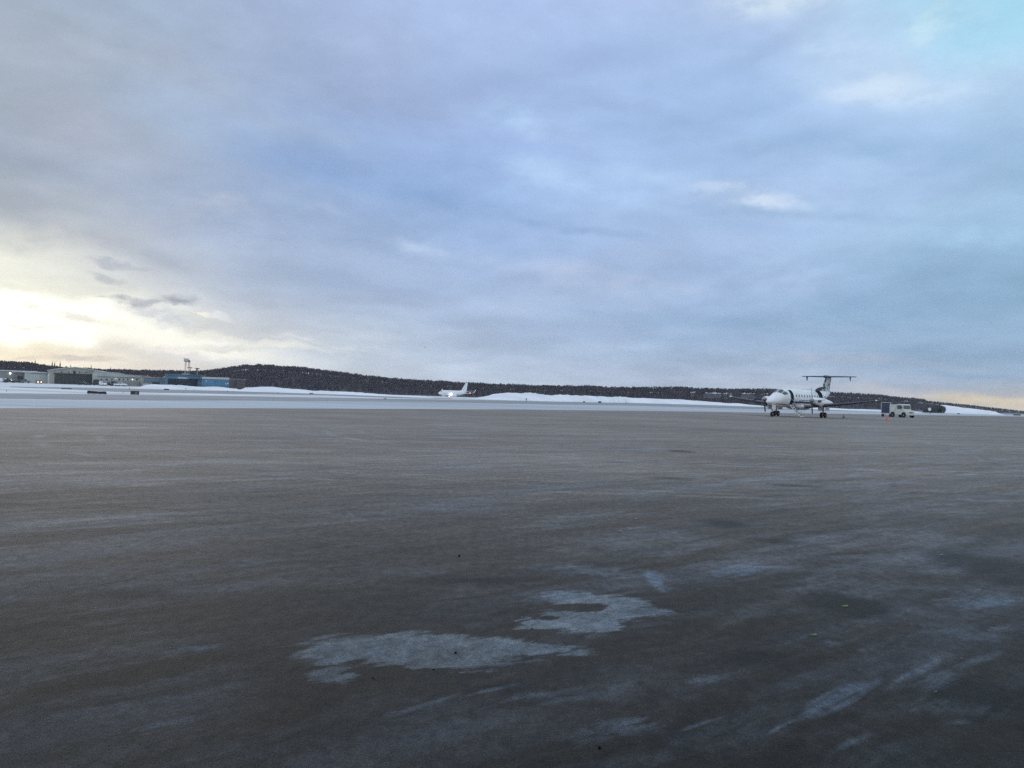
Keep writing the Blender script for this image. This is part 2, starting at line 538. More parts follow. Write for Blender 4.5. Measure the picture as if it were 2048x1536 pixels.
# ------------------------------------------------------------------ ground surfaces
def apron_material():
    m, t, b = nmat('apron')
    P = t.new('ShaderNodeNewGeometry').outputs['Position']
    d = t.vmath('LENGTH', P)
    P2 = t.mapping(P, scale=(1, 1, 0))
    st = t.mapping(t.mapping(P2, rot=R(-43)), scale=(.16, 1, 1))       # swept by ploughs and tyres along one way
    warp = t.vmath('SCALE', t.vmath('SUBTRACT', t.noise(P2, 1.3, 5, .6, True), (.5, .5, .5)), s=.9)
    stw = t.vmath('ADD', st, t.vmath('SCALE', warp, s=.35))
    sand = t.noise(P2, .09, 5, .55)
    frost = t.noise(stw, 1.6, 9, .66)
    frost2 = t.noise(t.mapping(stw, (5, 2, 0)), .45, 6, .6)
    grain = t.noise(P2, 95, 4, .75)
    grit = t.noise(t.mapping(P2, scale=(1, .55, 1)), 15, 7, .82)
    brown = t.mix(t.rng(sand, .3, .7), APRON_A, APRON_B)
    f = t.math('MULTIPLY', t.rng(frost, .42, .74), t.rng(frost2, .36, .62, .15, 1.0))
    col = t.mix(t.math('MULTIPLY', f, .62), brown, APRON_F)
    # broad worn lanes further out, thin plough streaks
    lane = t.noise(t.mapping(P2, rot=R(8), scale=(.012, .11, 1)), 1.0, 5, .6)
    col = t.vmath('SCALE', col, s=t.rng(lane, .3, .7, .82, 1.14, 'LINEAR'))
    lane2 = t.noise(t.mapping(t.mapping(P2, rot=R(-30)), scale=(.05, .5, 1)), 1.0, 7, .65)
    col = t.vmath('SCALE', col, s=t.rng(lane2, .34, .66, .76, 1.14, 'LINEAR'))
    # near-ground shade painted into the colour, deeper rightwards, with frost blotches
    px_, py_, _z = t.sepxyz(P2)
    near_shade = t.rng(t.math('ADD', py_, t.math('ADD', t.math('MULTIPLY', t.noise(stw, .55, 6, .6), 7), t.math('MULTIPLY', px_, -.35))), 24, 4.5)
    col = t.mix(t.math('MULTIPLY', near_shade, .93), col, t.mix(t.math('MULTIPLY', t.rng(t.noise(stw, 1.1, 9, .72), .42, .60), t.rng(t.noise(t.mapping(P2, (4, 9, 0)), .45, 5, .6), .40, .56, .12, 1)), (.027, .0215, .0155), (.105, .114, .132)))
    # dark scrapes
    scr = t.noise(t.mapping(t.mapping(P2, rot=R(-38)), scale=(.5, 3.2, 1)), 1.7, 6, .7)
    col = t.mix(t.rng(scr, .60, .70, 0, .7), col, (.035, .034, .036))
    # ice left in hollows: traced on the ground, ragged by noise along the sweep
    ir = t.vmath('SCALE', t.vmath('SUBTRACT', t.noise(stw, 2.6, 9, .74, True), (.5, .5, .5)), s=.72)
    PI = t.vmath('ADD', P2, ir)

    def field(defs, vec):
        acc = None
        for (px, py, a, bb, *rest) in defs:
            g = gnd(px, py)
            D = g.y
            rot = rest[0] if rest else 0
            k = rest[1] if len(rest) > 1 else 1.0
            sa, sb = a * D / F, bb * D * D / (H * F)
            if rot:
                # rest[0] px rise over the length a: turn into a ground angle
                g2 = gnd(px + a, py - rot)
                dv = (g2 - g)
                sa, ang = dv.length, math.atan2(dv.y, dv.x)
            else:
                ang = math.atan2(gnd(px + a, py + a * .032).y - g.y, a)
                ang = 0
            q = t.mapping(vec, (g.x, g.y, 0), ang, (sa, sb, 1), 'TEXTURE')
            w = t.rng(t.vmath('LENGTH', q), 1.5, 0, 0, k, 'LINEAR')
            acc = w if acc is None else t.math('SMOOTH_MAX', acc, w, .12)
        return acc

    ice = field([(740, 1320, 150, 38), (900, 1310, 170, 34), (1030, 1303, 125, 15), (690, 1368, 95, 20), (860, 1340, 160, 24, 0, .85),
                 (1160, 1247, 110, 28), (1150, 1206, 85, 14), (1235, 1222, 80, 26), (1090, 1258, 70, 14), (1310, 1232, 70, 12, 0, .8)], PI)
    hole = field([(800, 1368, 110, 15), (1165, 1224, 52, 8), (700, 1342, 34, 6), (1275, 1262, 30, 8), (1090, 1245, 30, 5)], PI)
    rag = t.noise(t.mapping(t.mapping(P2, rot=R(-25)), scale=(.22, 1, 1)), 9, 8, .72)
    icev = t.math('SUBTRACT', ice, t.math('MULTIPLY', hole, 1.05))
    icev = t.math('ADD', icev, t.math('MULTIPLY', t.math('SUBTRACT', rag, .5), 1.1))
    icef = t.math('MULTIPLY', t.rng(icev, .24, .50), t.rng(t.noise(stw, 4.5, 7, .7), .28, .6, .45, 1.0))
    soft = field([(1270, 1475, 150, 34, 10, 1.1), (1190, 1500, 120, 30, 0, .8), (1310, 1165, 34, 26, 0, .9), (1890, 1375, 60, 14, 40, .75),
                  (1400, 1375, 90, 16, 0, .7), (1980, 1215, 90, 18, 10, .8), (1960, 1280, 110, 26, 10, .6), (850, 1440, 180, 20, 30, .6), (1070, 1400, 160, 26, 20, .55),
                  (400, 1310, 170, 20, 0, .55), (330, 1470, 180, 30, 20, .6), (1180, 1150, 190, 24, 0, .6), (1500, 1150, 190, 30, 0, .55), (1900, 1190, 150, 26, 0, .55),
                  (1650, 1290, 110, 22, 0, .5), (1950, 1440, 160, 40, 0, .5), (1250, 1060, 240, 16, 0, .5), (700, 1180, 220, 14, 20, .5)], PI)
    softv = t.math('ADD', soft, t.math('MULTIPLY', t.math('SUBTRACT', t.noise(stw, 3.4, 9, .72), .5), 2.2))
    softf = t.math('MULTIPLY', t.rng(softv, .34, .80), t.rng(soft, .02, .35))
    PS = t.vmath('ADD', P2, t.vmath('SCALE', ir, s=.10))
    strip = field([(1672, 1412, 62, 11, 38, 1.2), (1735, 1385, 40, 6, 26, .7), (1850, 1345, 46, 9, 32, .75), (1810, 1362, 40, 5, 28, .7), (1560, 1470, 60, 6, 30, .6), (850, 1425, 90, 6, 30, .75), (980, 1395, 100, 7, 24, .6),
                   (1400, 1465, 90, 6, 30, .6), (1310, 1170, 20, 30, 0, .8), (1700, 1500, 70, 9, 34, .6), (1960, 1330, 60, 6, 22, .7)], PS)
    sstr = t.noise(t.mapping(t.mapping(P2, rot=R(-47)), scale=(.05, 1, 1)), 26, 6, .65)
    softf2 = t.math('MULTIPLY', t.rng(strip, .30, .62), t.rng(sstr, .36, .58, .35, 1.0))
    stain = field([(1690, 1216, 85, 25), (1440, 1052, 60, 10, 0, .8), (2010, 1150, 110, 50, 0, .9), (1500, 1330, 130, 26, 0, .7), (950, 1170, 170, 16, 0, .6), (1000, 1395, 120, 16, 0, .6), (300, 1200, 200, 16, 0, .5), (1960, 1400, 120, 40, 0, .7), (1560, 1090, 80, 9, 0, .6), (1362, 905, 26, 2.2), (1340, 960, 60, 5, 0, .6), (1590, 975, 80, 5, 0, .6)], PI)
    col = t.mix(t.rng(stain, .15, .6, 0, .8), col, (.022, .02, .018))
    col = t.mix(t.math('MULTIPLY', softf, .8), col, APRON_SOFT)
    col = t.mix(t.math('MULTIPLY', softf2, .85), col, APRON_SOFT)
    icec = t.mix(t.rng(t.noise(PI, 7, 6, .7), .3, .72), APRON_ICE, tuple(c * .72 for c in APRON_ICE))
    col = t.mix(t.math('MULTIPLY', icef, .93), col, icec)
    # tyre arcs
    for (cx, cy, r, w, s) in ARCS:
        q = t.vmath('DISTANCE', t.vmath('ADD', P2, t.vmath('SCALE', warp, s=.06)), (cx, cy, 0))
        e = t.rng(t.math('ABSOLUTE', t.math('SUBTRACT', q, r)), w, 0)
        e = t.math('MULTIPLY', e, t.rng(t.noise(P2, .7, 4), .45, .62))
        col = t.mix(t.math('MULTIPLY', e, abs(s)), col, (.30, .29, .28) if s > 0 else (.02, .02, .02))
    col = t.vmath('SCALE', col, s=t.rng(grain, .32, .68, .45, 1.55, 'LINEAR'))
    col = t.vmath('SCALE', col, s=t.rng(grit, .34, .66, .50, 1.50, 'LINEAR'))
    col = t.vmath('SCALE', col, s=t.rng(t.noise(t.mapping(stw, scale=(2.2, 1, 1)), 4.2, 9, .78), .34, .66, .68, 1.32, 'LINEAR'))
    col = t.vmath('SCALE', col, s=t.rng(t.noise(t.mapping(P2, scale=(.35, 1, 1)), .8, 9, .74), .30, .70, .78, 1.22, 'LINEAR'))
    tint = t.noise(t.mapping(stw, (31, 7, 0)), 2.4, 6, .66)
    col = t.mix(t.rng(tint, .42, .64, 0, .3), col, t.vmath('MULTIPLY', col, (.82, 1.0, 1.28)))
    # small dark gravel
    vo = t.new('ShaderNodeTexVoronoi')
    t.set(vo.inputs['Vector'], P2)
    vo.inputs['Scale'].default_value = 9
    col = t.mix(t.math('MULTIPLY', t.rng(vo.outputs['Distance'], .10, .05), t.rng(t.noise(P2, 1.1, 3), .5, .66)), col, (.012, .012, .014))
    t.l.new(col, b.inputs['Base Color'])
    t.set(b.inputs['Roughness'], t.rng(f, 0, 1, .80, .68))
    b.inputs['Specular IOR Level'].default_value = .38
    bp = t.new('ShaderNodeBump')
    bp.inputs['Distance'].default_value = .012
    t.set(bp.inputs['Strength'], t.rng(d, 6, 60, .75, .0, 'LINEAR'))
    t.set(bp.inputs['Height'], t.math('ADD', t.math('MULTIPLY', grain, .35), grit))
    t.l.new(bp.outputs[0], b.inputs['Normal'])
    return m


APRON_A = (.190, .153, .124)
APRON_B = (.235, .200, .170)
APRON_F = (.25, .275, .32)
APRON_SOFT = (.18, .215, .26)
APRON_ICE = (.29, .335, .38)
ARCS = [(-2, 18, 9, .12, -.4), (6, 30, 12, .25, .6), (7.5, 31, 12.6, .2, .5), (4, 2, 7.5, .05, -.5), (-3, 30, 17, .2, -.4), (2, 26, 14, .22, .5), (3.5, 27, 14.5, .16, .4), (12, -6, 24, .2, .4), (9, -9, 17.8, .09, -.5), (0, 60, 34, .3, .4)]


def snow_material(name, col, grey, amount, scale=.06, stretch=.25, rough=.7):
    m, t, b = nmat(name)
    P = t.new('ShaderNodeNewGeometry').outputs['Position']
    q = t.mapping(P, rot=R(6), scale=(stretch, 1, 1))
    f = t.rng(t.noise(q, scale, 8, .62), .40, .66, 0, amount)
    f2 = t.rng(t.noise(t.mapping(q, (9, 4, 0)), scale * 7, 5, .65), .5, .72, 0, amount * .7)
    c = t.mix(f, col, grey)
    c = t.mix(f2, c, grey)
    t.l.new(c, b.inputs['Base Color'])
    b.inputs['Roughness'].default_value = rough
    b.inputs['Specular IOR Level'].default_value = .06
    return m


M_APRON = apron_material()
M_SNOW = snow_material('snow', (.74, .76, .79), (.42, .43, .45), .8, .05, .2, 1.0)
M_BANK = snow_material('piled_snow', (.86, .88, .92), (.62, .62, .64), .45, .12, .4, 1.0)
M_ICESTRIP = snow_material('packed_snow', (.53, .565, .61), (.34, .36, .385), .8, .11, .12, .95)
M_TAXI = snow_material('frosted_taxiway', (.26, .27, .29), (.42, .44, .47), .6, .10, .08, .9)


def poly_interp(pts, x):
    return float(np.interp(x, [p[0] for p in pts], [p[1] for p in pts]))


TREELINE = [(-200, 722), (0, 727), (60, 729), (100, 735), (150, 738), (200, 741), (260, 742), (330, 743), (380, 744), (420, 741), (450, 737), (480, 732), (500, 731), (540, 731),
            (600, 736), (650, 741), (690, 748), (740, 753), (800, 759), (870, 763), (950, 767), (1050, 771), (1150, 773), (1250, 775), (1350, 776), (1430, 779),
            (1500, 780), (1600, 783), (1650, 786), (1750, 792), (1800, 797), (1850, 801), (1900, 806), (1950, 811), (2000, 817), (2048, 822), (2300, 832)]
RIDGE = [(-200, 950), (1450, 950), (1650, 1050), (1800, 1250), (1900, 1500), (2000, 2200), (2300, 2600)]
TH = 6.2
TREELINE = [(x, y - (2.2 if 650 < x < 1850 else .8)) for x, y in TREELINE]
_az = [math.degrees(math.atan2(*(lambda d: (d.x, d.y))(ray(p[0], p[1])))) for p in TREELINE]
_rid = [poly_interp(RIDGE, p[0]) for p in TREELINE]
_hh = [(yh(p[0]) - p[1]) * r / F + H - TH for p, r in zip(TREELINE, _rid)]


def px_of_az(a):
    return 1024 + F * math.tan(R(a))


def smooth(a, b, x):
    k = min(1, max(0, (x - a) / (b - a)))
    return k * k * (3 - 2 * k)


def terrain(az_, r):
    hr = float(np.interp(az_, _az, _hh))
    rr = float(np.interp(az_, _az, _rid))
    dip = -1.6 * smooth(440, 520, r) * smooth(-13, -8, az_)
    up = smooth(rr * .78, rr * .98, r)
    n = mnoise.noise(Vector((az_ * .5, r * .01, 0))) * 1.2 * up
    return dip + (hr - dip + n) * up


def polar_mesh(name, azs, rs, zf, mat_, **kw):
    v = [(math.sin(R(a)) * r, math.cos(R(a)) * r, zf(a, r)) for r in rs for a in azs]
    n = len(azs)
    f = [(j * n + i, j * n + i + 1, (j + 1) * n + i + 1, (j + 1) * n + i) for j in range(len(rs) - 1) for i in range(n - 1)]
    mb = MB()
    mb.add(v, f)
    return mb.build(name, mat_, smooth=False, **kw)


ring = [0.0, 20, 60, 120, 200, 300, 380, 430, 450, 480, 520, 560, 600, 3500]
polar_mesh('snow_field', [-180 + 4 * i for i in range(91)], ring, lambda a, r: -1.6 * smooth(440, 520, r) * smooth(-13, -8, a) * (1 - smooth(45, 60, a)), M_SNOW, kind='structure')
M_FLOOR = mat('wood_floor', (.055, .052, .068), .95, dirt=.5, dirt_col=(.09, .08, .09), scale=.05)
polar_mesh('hills', [-40 + i * .5 for i in range(161)], [560 * 1.045 ** i for i in range(42)],
           lambda a, r: terrain(a, r) - (1.2 if r < float(np.interp(a, _az, _rid)) * .78 else 0) - .02 * max(0, r - 1.25 * float(np.interp(a, _az, _rid))), M_FLOOR, kind='structure')

E1 = [(-2600, 812), (-300, 817), (0, 817.5), (512, 817.5), (1024, 819.5), (1280, 822), (1500, 825.3), (1750, 829), (2048, 833.2), (2200, 836), (2500, 844)]
E2 = [(-2600, 790), (-300, 794), (0, 797), (240, 800.5), (512, 801), (800, 803.3), (1024, 807.5), (1280, 811.5), (1500, 818), (1750, 823), (2048, 829.8), (2200, 833.6), (2500, 842.5)]
E3 = [(-2600, 770), (-300, 784), (0, 786.6), (240, 789.5), (512, 793), (800, 798), (1000, 800.7), (1100, 803.2), (1250, 805.8), (1400, 809.7), (1500, 813.2), (1750, 819), (2048, 828.2), (2200, 833), (2500, 842)]
T2F = [(20, 773.2), (130, 774.8), (240, 777), (350, 779.6), (500, 783), (650, 788), (800, 793.2), (905, 797)]
T2N = [(20, 774.2), (130, 778.2), (240, 784), (350, 786), (500, 788), (650, 790.6), (800, 796), (905, 798)]


def dense(line, step=40):
    xs = np.arange(line[0][0], line[-1][0] + 1, step)
    return [(float(x), poly_interp(line, x)) for x in xs]


def band(name, far, near, z, m, step=40, wob=.25, **kw):
    v, f = [], []
    for i, ((x, yf), (_, yn)) in enumerate(zip(dense(far, step), dense(near, step))):
        wf, wn = wob * mnoise.noise(Vector((x * .03, 1, 0))), wob * mnoise.noise(Vector((x * .03, 5, 0)))
        a = gnd(x, max(yf + wf, yh(x) + 2.2))
        b = gnd(x, max(yn + wn, yh(x) + 2.3))
        v += [(a.x, a.y, z), (b.x, b.y, z)]
        if i:
            f.append((2 * i - 2, 2 * i - 1, 2 * i + 1, 2 * i))
    return MB().add(v, f).build(name, m, **kw)


e1 = dense(E1, 20)
pts = []
for i, (x, y) in enumerate(e1):
    g = gnd(x, y + .2 * mnoise.noise(Vector((x * .05, 9, 0))))
    pts.append((g.x, g.y, .03))
nn = len(pts)
v = pts + [(p[0] * .2, -70 + abs(p[0]) * .0, .03) for p in pts]
v = pts + [(-300 + 600 * i / (nn - 1), -70, .03) for i in range(nn)]
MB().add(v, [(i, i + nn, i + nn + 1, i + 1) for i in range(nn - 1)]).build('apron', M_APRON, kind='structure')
band('packed_snow_strip', E2, E1, .012, M_ICESTRIP, 20, kind='structure')
band('taxiway', E3, E2, .022, M_TAXI, 20, kind='structure')
band('far_taxiway', T2F, T2N, .018, M_TAXI, 15, kind='structure')


# ------------------------------------------------------------------ snow banks
def snow_bank(name, line, D0, label, width=14, seed=0, ramp=4):
    """line: (px, height in metres, distance)"""
    xs = np.arange(line[0][0], line[-1][0] + .1, 5)
    v, f = [], []
    prof = [(-.5, -.25), (-.44, .12), (-.32, .42), (-.18, .78), (-.04, .98), (.08, 1.0), (.22, .8), (.38, .4), (.5, -.25)]
    n = len(prof)
    for j, x in enumerate(xs):
        h = float(np.interp(x, [p[0] for p in line], [p[1] for p in line]))
        D = float(np.interp(x, [p[0] for p in line], [p[2] for p in line]))
        endk = min(1, j / ramp, (len(xs) - 1 - j) / 4)
        for k, (s, t) in enumerate(prof):
            w = width * (.6 + .4 * endk)
            p = at(x, D + w / 2 + s * w)
            nz = mnoise.noise(Vector((p.x * .12, p.y * .12, seed))) * .35 + mnoise.noise(Vector((p.x * .5, p.y * .5, seed + 3))) * .16
            v.append((p.x, p.y, t * h * endk + (nz * min(1.2, h) if t > 0 else -.1)))
        if j:
            for k in range(n - 1):
                f.append(((j - 1) * n + k, (j - 1) * n + k + 1, j * n + k + 1, j * n + k))
    return MB().add(v, f).build(name, M_BANK, smooth=True, label=label, cat='snow bank', group='ploughed snow banks')


snow_bank('snow_bank', [(940, .3, 268), (965, .8, 268), (1000, 1.9, 268), (1030, 2.4, 270), (1060, 2.45, 275), (1100, 2.05, 285), (1160, 2.15, 300), (1220, 2.2, 330),
                        (1260, 2.3, 380), (1330, 2.2, 400), (1400, 1.75, 410), (1460, 1.1, 410), (1540, .5, 400)], 0,
          'long bright snow bank ending in a rounded hump just beside the taxiing white jet', 26, 1)
snow_bank('snow_bank', [(272, .5, 330), (290, 1.0, 330), (310, 1.5, 330), (345, 1.3, 330), (390, 1.2, 330), (440, 1.0, 325), (475, .7, 320), (495, .5, 320)], 0,
          'lumpy snow bank piled in front of the blue hangar and blue building', 16, 7)
snow_bank('snow_bank', [(470, .9, 290), (500, 1.5, 290), (540, 1.55, 290), (590, 1.3, 290), (640, 1.0, 280), (700, .9, 275), (760, .5, 260), (830, .4, 250), (870, .2, 245)], 0,
          'low smooth snow bank along the foot of the wooded hill', 22, 12)
snow_bank('snow_bank', [(1876, 2.6, 400), (1884, 3.2, 400), (1905, 3.0, 400), (1930, 2.4, 400), (1960, 1.8, 400), (1985, 1.3, 390), (2012, .5, 380)], 0,
          'wedge of snow sloping down near the horizon beyond the white tug', 26, 21, 1)
snow_bank('snow_bank', [(1540, .5, 330), (1600, .6, 330), (1680, .6, 330), (1780, .5, 330), (1850, .3, 330)], 0,
          'thin strip of snow behind the wheels of the parked propeller plane', 20, 31)


# ------------------------------------------------------------------ woods
def wood_material(name, a, b_, s=.12):
    m, t, b = nmat(name)
    P = t.new('ShaderNodeNewGeometry').outputs['Position']
    q = t.mapping(P, scale=(1, 1, .25))
    c = t.mix(t.rng(t.noise(q, s, 6, .7), .32, .68), a, b_)
    c2 = t.mix(t.rng(t.noise(q, .025, 3), .4, .65, 0, .5), c, (.10, .10, .09))
    t.l.new(c2, b.inputs['Base Color'])
    b.inputs['Roughness'].default_value = .9
    b.inputs['Specular IOR Level'].default_value = .15
    return m


M_BIRCH = wood_material('bare_wood', (.082, .074, .100), (.13, .113, .128), .3)
M_SPRUCE = wood_material('spruce_needles', (.04, .05, .07), (.06, .068, .082), .3)
M_BARK = mat('bark', (.09, .075, .065), .9)


def spruce_shape(mb, x, y, z, h, rnd, n=6, tiers=6):
    r0 = h * rnd.uniform(.13, .19)
    lx, ly = rnd.uniform(-.3, .3), rnd.uniform(-.3, .3)
    for k in range(tiers):
        zb = z + h * (.08 + .78 * k / tiers)
        zt = zb + h * (.30 if k < tiers - 1 else .16)
        zt = min(zt, z + h)
        r = r0 * (1 - k / (tiers + .6)) * rnd.uniform(.75, 1.15)
        t0 = rnd.random() * 6
        vs = [(x + lx * k / tiers, y + ly * k / tiers, zt)]
        for i in range(n):
            t = t0 + 2 * math.pi * i / n
            rr = r * rnd.uniform(.6, 1.2)
            vs.append((x + rr * math.cos(t), y + rr * math.sin(t), zb - h * .03 * rnd.random()))
        mb.add(vs, [(0, 1 + i, 1 + (i + 1) % n) for i in range(n)])


def birch_shape(mb, x, y, z, h, rnd, wide=1.0):
    w = .09 * h / 9
    # trunk as a thin three-sided spike
    mb.add([(x - w, y, z), (x + w, y - w, z), (x, y + w, z), (x + rnd.uniform(-.3, .3), y, z + h * .95)], [(0, 1, 3), (1, 2, 3), (2, 0, 3)])
    k = 24
    for i in range(k):
        zb = z + h * rnd.uniform(.12, .72)
        t = rnd.random() * 6.283
        ln = h * rnd.uniform(.14, .34)
        out = ln * rnd.uniform(.2, .75)
        ex, ey, ez = x + math.cos(t) * out, y + math.sin(t) * out, min(zb + ln, z + h)
        ww = rnd.uniform(.05, .13) * wide
        mb.add([(x - .05, y, zb), (ex - ww, ey, ez - ln * .2), (ex, ey, ez), (ex + ww, ey + ww, ez - ln * .35)], [(0, 1, 2), (0, 2, 3)])


rnd = random.Random(5)
CLEAR = [(1339, 1347, 778), (1380, 1388, 792), (1407, 1442, 796), (1446, 1455, 797), (1480, 1512, 796), (1806, 1816, 804), (1835, 1845, 807.5), (1860, 1872, 809.5)]
birch, spru = MB(), MB()
for i in range(12500):
    px = rnd.uniform(-70, 2110)
    a = math.degrees(math.atan2(*(lambda d: (d.x, d.y))(ray(px, yh(px)))))
    rr = float(np.interp(a, _az, _rid))
    r = rr * (.79 + .23 * rnd.random() ** .85)
    x, y = math.sin(R(a)) * r, math.cos(R(a)) * r
    z = terrain(a, r)
    h = TH * rnd.uniform(.84, 1.06) * 1.08 * (1 + .22 * mnoise.noise(Vector((x * .045, y * .045, 9))))
    if px > 1850:
        h *= .8
    sp = mnoise.noise(Vector((x * .02, y * .02, 4))) * .35 + (.10 if 620 < px < 1250 else -.02) + (.05 if px < 420 else 0)
    for (hx0, hx1, hy) in CLEAR:
        if hx0 < px < hx1 and r < rr * .94:
            h = min(h, max(.8, H + (yh(px) - hy) * r / F - z))
    if rnd.random() < max(.03, sp):
        spruce_shape(spru, x, y, z, h * rnd.uniform(.85, 1.28 if px < 1250 else 1.1), rnd, 5, 4)
    else:
        birch_shape(birch, x, y, z, h * (.9 if r > rr * .94 else 1), rnd, 3.0 if r > rr * .94 else 1.3)
birch.build('birch_wood', M_BIRCH, kind='stuff', label='bare leafless birch wood covering the far ridge', cat='wood')
spru.build('spruce_wood', M_SPRUCE, kind='stuff', label='dark evergreen spruces mixed through the bare far wood', cat='wood')


def spruce(px, top, label, group=None, D=None):
    D = D or poly_interp(RIDGE, px) * .93
    a = math.degrees(math.atan2(*(lambda d: (d.x, d.y))(ray(px, yh(px)))))
    z = terrain(a, D) - .3
    zt = H + (yh(px) - top) * D / F
    h = max(5, zt - z)
    p = at(px, D)
    root = empty('spruce_tree', (p.x, p.y, zt - h), label=label, cat='tree', group=group)
    mb = MB()
    rn = random.Random(int(px * 7))
    spruce_shape(mb, 0, 0, 0, h, rn, 9, 9)
    mb.build('crown', M_SPRUCE, root)
    MB().tube((0, 0, 0), (0, 0, h * .8), .16, .04, 6).build('trunk', M_BARK, root)


G_SP = 'spruces standing above the treeline'
for px, top, lb in [(69, 723, 'dark pointed spruce above the pale box building beside the hangar'),
                    (103, 725, 'tall spruce rising over the left eave of the big hangar'),
                    (108, 726, 'slim spruce close behind the hangar gable, second of a pair'),
                    (119, 725.5, 'spire of a spruce standing just left of the hangar ridge'),
                    (140, 730, 'bushy spruce immediately behind the hangar ridge'),
                    (181, 731, 'lone thin spruce over the right slope of the hangar roof'),
                    (220, 735, 'spruce over the long office building roof'),
                    (249, 737, 'small spruce tip over the office building near its far end'),
                    (533, 730, 'spruce on the crest of the wooded hill'),
                    (646, 739, 'spruce on the shoulder where the hill falls away'),
                    (691, 747, 'spruce at the break of slope of the wooded hill'),
                    (818, 757, 'pointed spruce on the skyline before the taxiing jet'),
                    (866, 760, 'pointed spruce right above the nose of the white jet'),
                    (889, 761, 'dark spruce above the cabin of the white jet'),
                    (937, 763, 'spruce touching the tail fin of the white jet'),
                    (947, 765, 'spruce just past the tail fin of the white jet'),
                    (955, 765, 'slender spruce above the winglet of the white jet'),
                    (1037, 765, 'thin spire of a spruce above the humped snow bank'),
                    (1063, 766, 'narrow spruce past the hump of the snow bank'),
                    (1099, 768, 'dense spruce, first of the skyline cluster'),
                    (1108, 768, 'dense spruce, last of the skyline cluster'),
                    (1129, 770, 'dark spruce standing between the skyline cluster and the tallest spire'),
                    (1162, 767, 'tallest spire on the middle skyline over the snow bank'),
                    (1510, 778, 'spruce on the skyline above the wing of the propeller plane')]:
    spruce(px, top, lb, G_SP)


# ------------------------------------------------------------------ aircraft helpers
def heading(px, theta):
    """z-rotation for a thing whose local +x is its nose, turned theta degrees off facing the viewer, nose to the photo's left"""
    d = ray(px, yh(px))
    L = Vector((d.x, d.y)).normalized()
    Rt = Vector((L.y, -L.x))
    h = -L * math.cos(R(theta)) - Rt * math.sin(R(theta))
    return math.atan2(h.y, h.x)


def catmull(tab, x):
    xs = [t[0] for t in tab]
    if x <= xs[0]:
        return tab[0][1:]
    if x >= xs[-1]:
        return tab[-1][1:]
    i = max(k for k in range(len(xs)) if xs[k] <= x)
    i = min(i, len(xs) - 2)
    p1, p2 = tab[i], tab[i + 1]
    p0, p3 = tab[max(0, i - 1)], tab[min(len(tab) - 1, i + 2)]
    t = (x - p1[0]) / (p2[0] - p1[0])
    out = []
    for k in range(1, len(p1)):
        m1 = (p2[k] - p0[k]) / max(1e-6, p2[0] - p0[0]) * (p2[0] - p1[0])
        m2 = (p3[k] - p1[k]) / max(1e-6, p3[0] - p1[0]) * (p2[0] - p1[0])
        lo, hi = min(p1[k], p2[k]), max(p1[k], p2[k])
        v_ = (2 * t ** 3 - 3 * t * t + 1) * p1[k] + (t ** 3 - 2 * t * t + t) * m1 + (-2 * t ** 3 + 3 * t * t) * p2[k] + (t ** 3 - t * t) * m2
        out.append(min(hi + .05, max(lo - .05, v_)))
    return tuple(out)


NOSE = lambda x: x if x < 4.5 else 4.5 + (x - 4.5) * .84


class Hull:
    """fuselage: table of (x, z centre, half width, half height); phi = 0 at the top, +90 to port"""

    def __init__(self, tab):
        self.tab = sorted(tab)

    def p(self, x, phi, off=0.0):
        zc, w, h = catmull(self.tab, x)
        w, h = max(.01, w) + off, max(.01, h) + off
        s, c = math.sin(R(phi)), math.cos(R(phi))
        return (x, w * s, zc + h * c)

    def z_phi(self, x, z):
        zc, w, h = catmull(self.tab, x)
        return math.degrees(math.acos(max(-1, min(1, (z - zc) / h))))

    def patch(self, mb, pts, off, side=1, thick=0.0):
        """closed outline of (x, phi) laid on the skin"""
        vs = [self.p(x, side * ph, off) for x, ph in pts]
        cx, cp = sum(p[0] for p in pts) / len(pts), sum(p[1] for p in pts) / len(pts)
        vs.append(self.p(cx, side * cp, off))
        n = len(pts)
        fs = [(i, (i + 1) % n, n) for i in range(n)]
        if thick:
            vs += [self.p(x, side * ph, off - thick) for x, ph in pts]
            fs += [(i, (i + 1) % n, n + 1 + (i + 1) % n, n + 1 + i) for i in range(n)]
        mb.add(vs, fs)

    def grid(self, mb, x0, x1, f0, f1, off, nx=24, nf=3, side=1):
        """strip between two functions of x giving phi"""
        rows = []
        for i in range(nx + 1):
            x = x0 + (x1 - x0) * i / nx
            a, b = f0(x), f1(x)
            rows.append([self.p(x, side * (a + (b - a) * j / nf), off) for j in range(nf + 1)])
        mb.loft(rows, close=False, caps=False)


AIR = [(0, 0), (.02, .32), (.1, .72), (.25, .98), (.4, 1), (.65, .72), (1, .06), (1, -.06), (.65, -.5), (.4, -.75), (.2, -.8), (.08, -.6), (.02, -.3)]


def surf_ring(le, chord, thick, nrm):
    """aerofoil section: le = leading edge point, chord runs to -x, thickness along nrm"""
    le, nrm = Vector(le), Vector(nrm).normalized()
    return [tuple(le + Vector((-c * chord, 0, 0)) + nrm * (t * thick * chord * .5)) for c, t in AIR]


def flying_surface(name, secs, m, parent, **kw):
    mb = MB()
    mb.loft([surf_ring(*s) for s in secs])
    return mb.build(name, m, parent, smooth=True, **kw)


